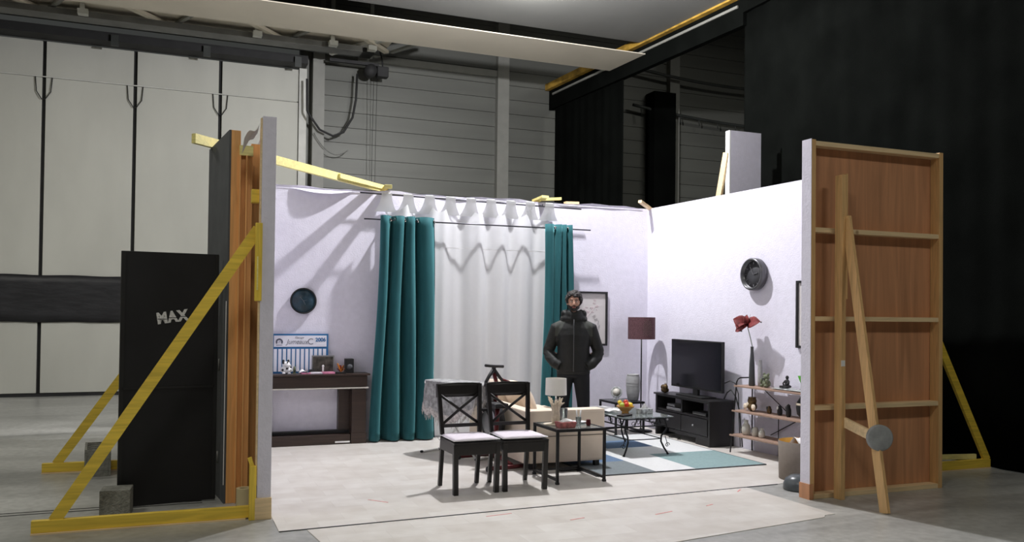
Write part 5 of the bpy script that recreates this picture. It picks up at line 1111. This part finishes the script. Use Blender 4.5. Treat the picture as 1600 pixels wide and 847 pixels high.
def headpts(m_):
    m_.ball((0, 0.012, 1.675), 0.074, 0.092, 0.100, seg=24)            # skull
    m_.ball((0, -0.030, 1.625), 0.058, 0.058, 0.070, seg=20)            # face
    m_.ball((0, -0.052, 1.580), 0.034, 0.034, 0.030, seg=16)            # chin
    m_.ball((0, -0.058, 1.69), 0.045, 0.026, 0.030, seg=16)             # brow
    for sx in (-1, 1):
        m_.ball((sx * 0.034, -0.062, 1.632), 0.022, 0.020, 0.020, seg=12)  # cheek
        m_.ball((sx * 0.024, -0.082, 1.682), 0.020, 0.009, 0.006, seg=10)  # brow ridge
        m_.ball((sx * 0.077, 0.012, 1.655), 0.010, 0.020, 0.032, seg=12, mtx=Matrix.Rotation(R(sx * 10), 3, 'Z'))  # ear
    m_.tube([(0, -0.080, 1.680), (0, -0.096, 1.650), (0, -0.110, 1.632)], [0.008, 0.010, 0.014], 10)  # nose
    m_.ball((0, -0.098, 1.630), 0.017, 0.012, 0.009, seg=12)
    m_.ball((0, -0.080, 1.600), 0.024, 0.012, 0.011, seg=12)
headpts(m_)
body = mesh_part('body', remeshed(m_, 0.0062, 3), ['skin'], man)
for sx in (-1, 1):
    m_ = MB(); m_.ball((sx * 0.027, -0.0770, 1.665), 0.0125, 0.010, 0.0060); ey = part('eye', m_, 'eyew', man)
    m_ = MB(); m_.ball((sx * 0.027, -0.0855, 1.665), 0.0055, 0.003, 0.0055); part('iris', m_, 'iris', ey)
    m_ = MB(); m_.tube([(sx * 0.012, -0.0905, 1.683), (sx * 0.028, -0.0915, 1.688), (sx * 0.046, -0.078, 1.682)], [0.004, 0.005, 0.003], 6); part('eyebrow', m_, 'hair', man)
m_ = MB(); m_.tube([(-0.022, -0.084, 1.603), (-0.008, -0.0925, 1.606), (0.008, -0.0925, 1.606), (0.022, -0.084, 1.603)], [0.003, 0.005, 0.005, 0.003], 8); m_.tube([(-0.017, -0.086, 1.597), (0, -0.092, 1.595), (0.017, -0.086, 1.597)], [0.003, 0.0055, 0.003], 8); part('mouth', m_, 'lips', man)
# beard and moustache
m_ = MB()
random.seed(11)
for k in range(110):
    a = random.uniform(-1.3, 1.3); zz = random.uniform(1.556, 1.598)
    m_.ball((0.061 * math.sin(a), -0.020 - 0.070 * math.cos(a) * (1 - (1.612 - zz) * 2.0), zz + 0.03 * abs(math.sin(a)) ** 2), 0.009, 0.0055, 0.009, seg=6)
m2 = [(-0.026, -0.090, 1.607), (-0.010, -0.0985, 1.6165), (0.010, -0.0985, 1.6165), (0.026, -0.090, 1.607)]
m_.tube(m2, [0.004, 0.006, 0.006, 0.004], 8)
keep = mesh_part('beard', remeshed(m_, 0.004, 2), ['hair'], man)
bmx = bmesh.new(); bmx.from_mesh(keep.data)
kill = [v for v in bmx.verts if (abs(v.co.x) < 0.019 and 1.5925 < v.co.z < 1.6095 and v.co.y < -0.06)]
bmesh.ops.delete(bmx, geom=kill, context='VERTS'); bmx.to_mesh(keep.data); bmx.free()
# curly hair
m_ = MB(); random.seed(2)
m_.ball((0, 0.030, 1.700), 0.084, 0.092, 0.088, seg=20)
for k in range(420):
    u = random.uniform(-1, 1); th = random.uniform(0, 2 * math.pi); q = math.sqrt(1 - u * u)
    d_ = Vector((q * math.cos(th), q * math.sin(th), u))
    p = Vector((0, 0.022, 1.695)) + Vector((d_.x * 0.086, d_.y * 0.100, d_.z * 0.096))
    if p.y < -0.045 and p.z < 1.722: continue
    if p.y < 0.0 and p.z < 1.655: continue
    if p.z < 1.61: continue
    if abs(p.x) > 0.05 and p.y < -0.02 and p.z < 1.69: continue
    r_ = random.uniform(0.012, 0.022); m_.ball(p, r_, r_, r_ * 0.8, seg=7)
mesh_part('hair', remeshed(m_, 0.0055, 1), ['hair'], man)
# trousers
m_ = MB(); ell(m_, [(0, 0.0, 0.80, 0.155, 0.115), (0, 0.0, 0.90, 0.168, 0.120), (0, 0.0, 1.0, 0.165, 0.115)])
for sx in (-1, 1):
    m_.tube([(sx * 0.088, 0, 0.88), (sx * 0.098, -0.005, 0.75), (sx * 0.118, -0.012, 0.52), (sx * 0.122, -0.005, 0.45), (sx * 0.135, 0.005, 0.30), (sx * 0.142, 0.0, 0.07)], [0.100, 0.094, 0.076, 0.072, 0.070, 0.060], 16)
mesh_part('trousers', remeshed(m_, 0.012, 3), ['trousers'], man)
for sx in (-1, 1):
    m_ = MB(); m_.tube([(sx * 0.14, 0.055, 0.045), (sx * 0.143, 0.0, 0.055), (sx * 0.152, -0.08, 0.045), (sx * 0.162, -0.155, 0.032)], [0.040, 0.048, 0.046, 0.028], 12); me = remeshed(m_, 0.008, 3)
    mesh_part('shoe', me, ['black'], man)
# jacket
m_ = MB()
ell(m_, [(0, 0.0, 0.845, 0.188, 0.128), (0, 0.0, 0.88, 0.195, 0.136), (0, 0.0, 1.00, 0.188, 0.132), (0, -0.005, 1.15, 0.185, 0.135), (0, -0.005, 1.28, 0.198, 0.135), (0, 0.0, 1.36, 0.200, 0.125), (0, 0.005, 1.42, 0.165, 0.105), (0, 0.005, 1.48, 0.095, 0.085)])
for A in ARMS: m_.tube([(A[0][0] * 0.85, A[0][1], A[0][2] - 0.04)] + A[1:], [0.072, 0.074, 0.070, 0.069, 0.066, 0.062, 0.056], 16)
for A in ARMS:
    for k, (i, f_) in enumerate(((1, .4), (2, .0), (2, .7), (3, .5), (4, .2))):
        p = Vector(A[i]).lerp(Vector(A[i + 1]), f_); m_.ball(p, 0.077, 0.075, 0.020)
me = remeshed(m_, 0.0095, 3)
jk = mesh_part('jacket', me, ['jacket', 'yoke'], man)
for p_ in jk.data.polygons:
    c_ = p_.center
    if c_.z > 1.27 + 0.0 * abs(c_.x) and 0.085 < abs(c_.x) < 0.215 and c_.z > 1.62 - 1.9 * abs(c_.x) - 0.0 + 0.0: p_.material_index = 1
m_ = MB(); m_.tube([(0, -0.150, 0.87), (0, -0.158, 1.05), (0, -0.163, 1.25), (0, -0.150, 1.38), (0, -0.128, 1.46)], 0.004, 6); part('zip', m_, 'greyface', jk)
m_ = MB(); m_.lathe([(0.178, 0.835), (0.192, 0.84), (0.192, 0.86), (0.178, 0.865)], 28, (0, 0, 0), sx=1.0, sy=0.71, closed=True); part('hem', m_, 'jacket', jk)
# hood collar up round the neck
m_ = MB()
for k in range(24):
    a = k * 2 * math.pi / 24; front = max(0, -math.sin(a))
    m_.ball((0.088 * math.cos(a), 0.018 + 0.088 * math.sin(a), 1.515 + 0.012 * math.sin(a * 5) - 0.012 * front), 0.036, 0.036, 0.052, seg=8)
    m_.ball((0.118 * math.cos(a), 0.03 + 0.100 * math.sin(a), 1.465), 0.042, 0.040, 0.042, seg=8)
m_.ball((0, 0.11, 1.45), 0.12, 0.06, 0.085)
for sx in (-1, 1): m_.ball((sx * 0.115, 0.01, 1.525), 0.034, 0.045, 0.045)
mesh_part('hood_collar', remeshed(m_, 0.009, 3), ['jacket'], jk)
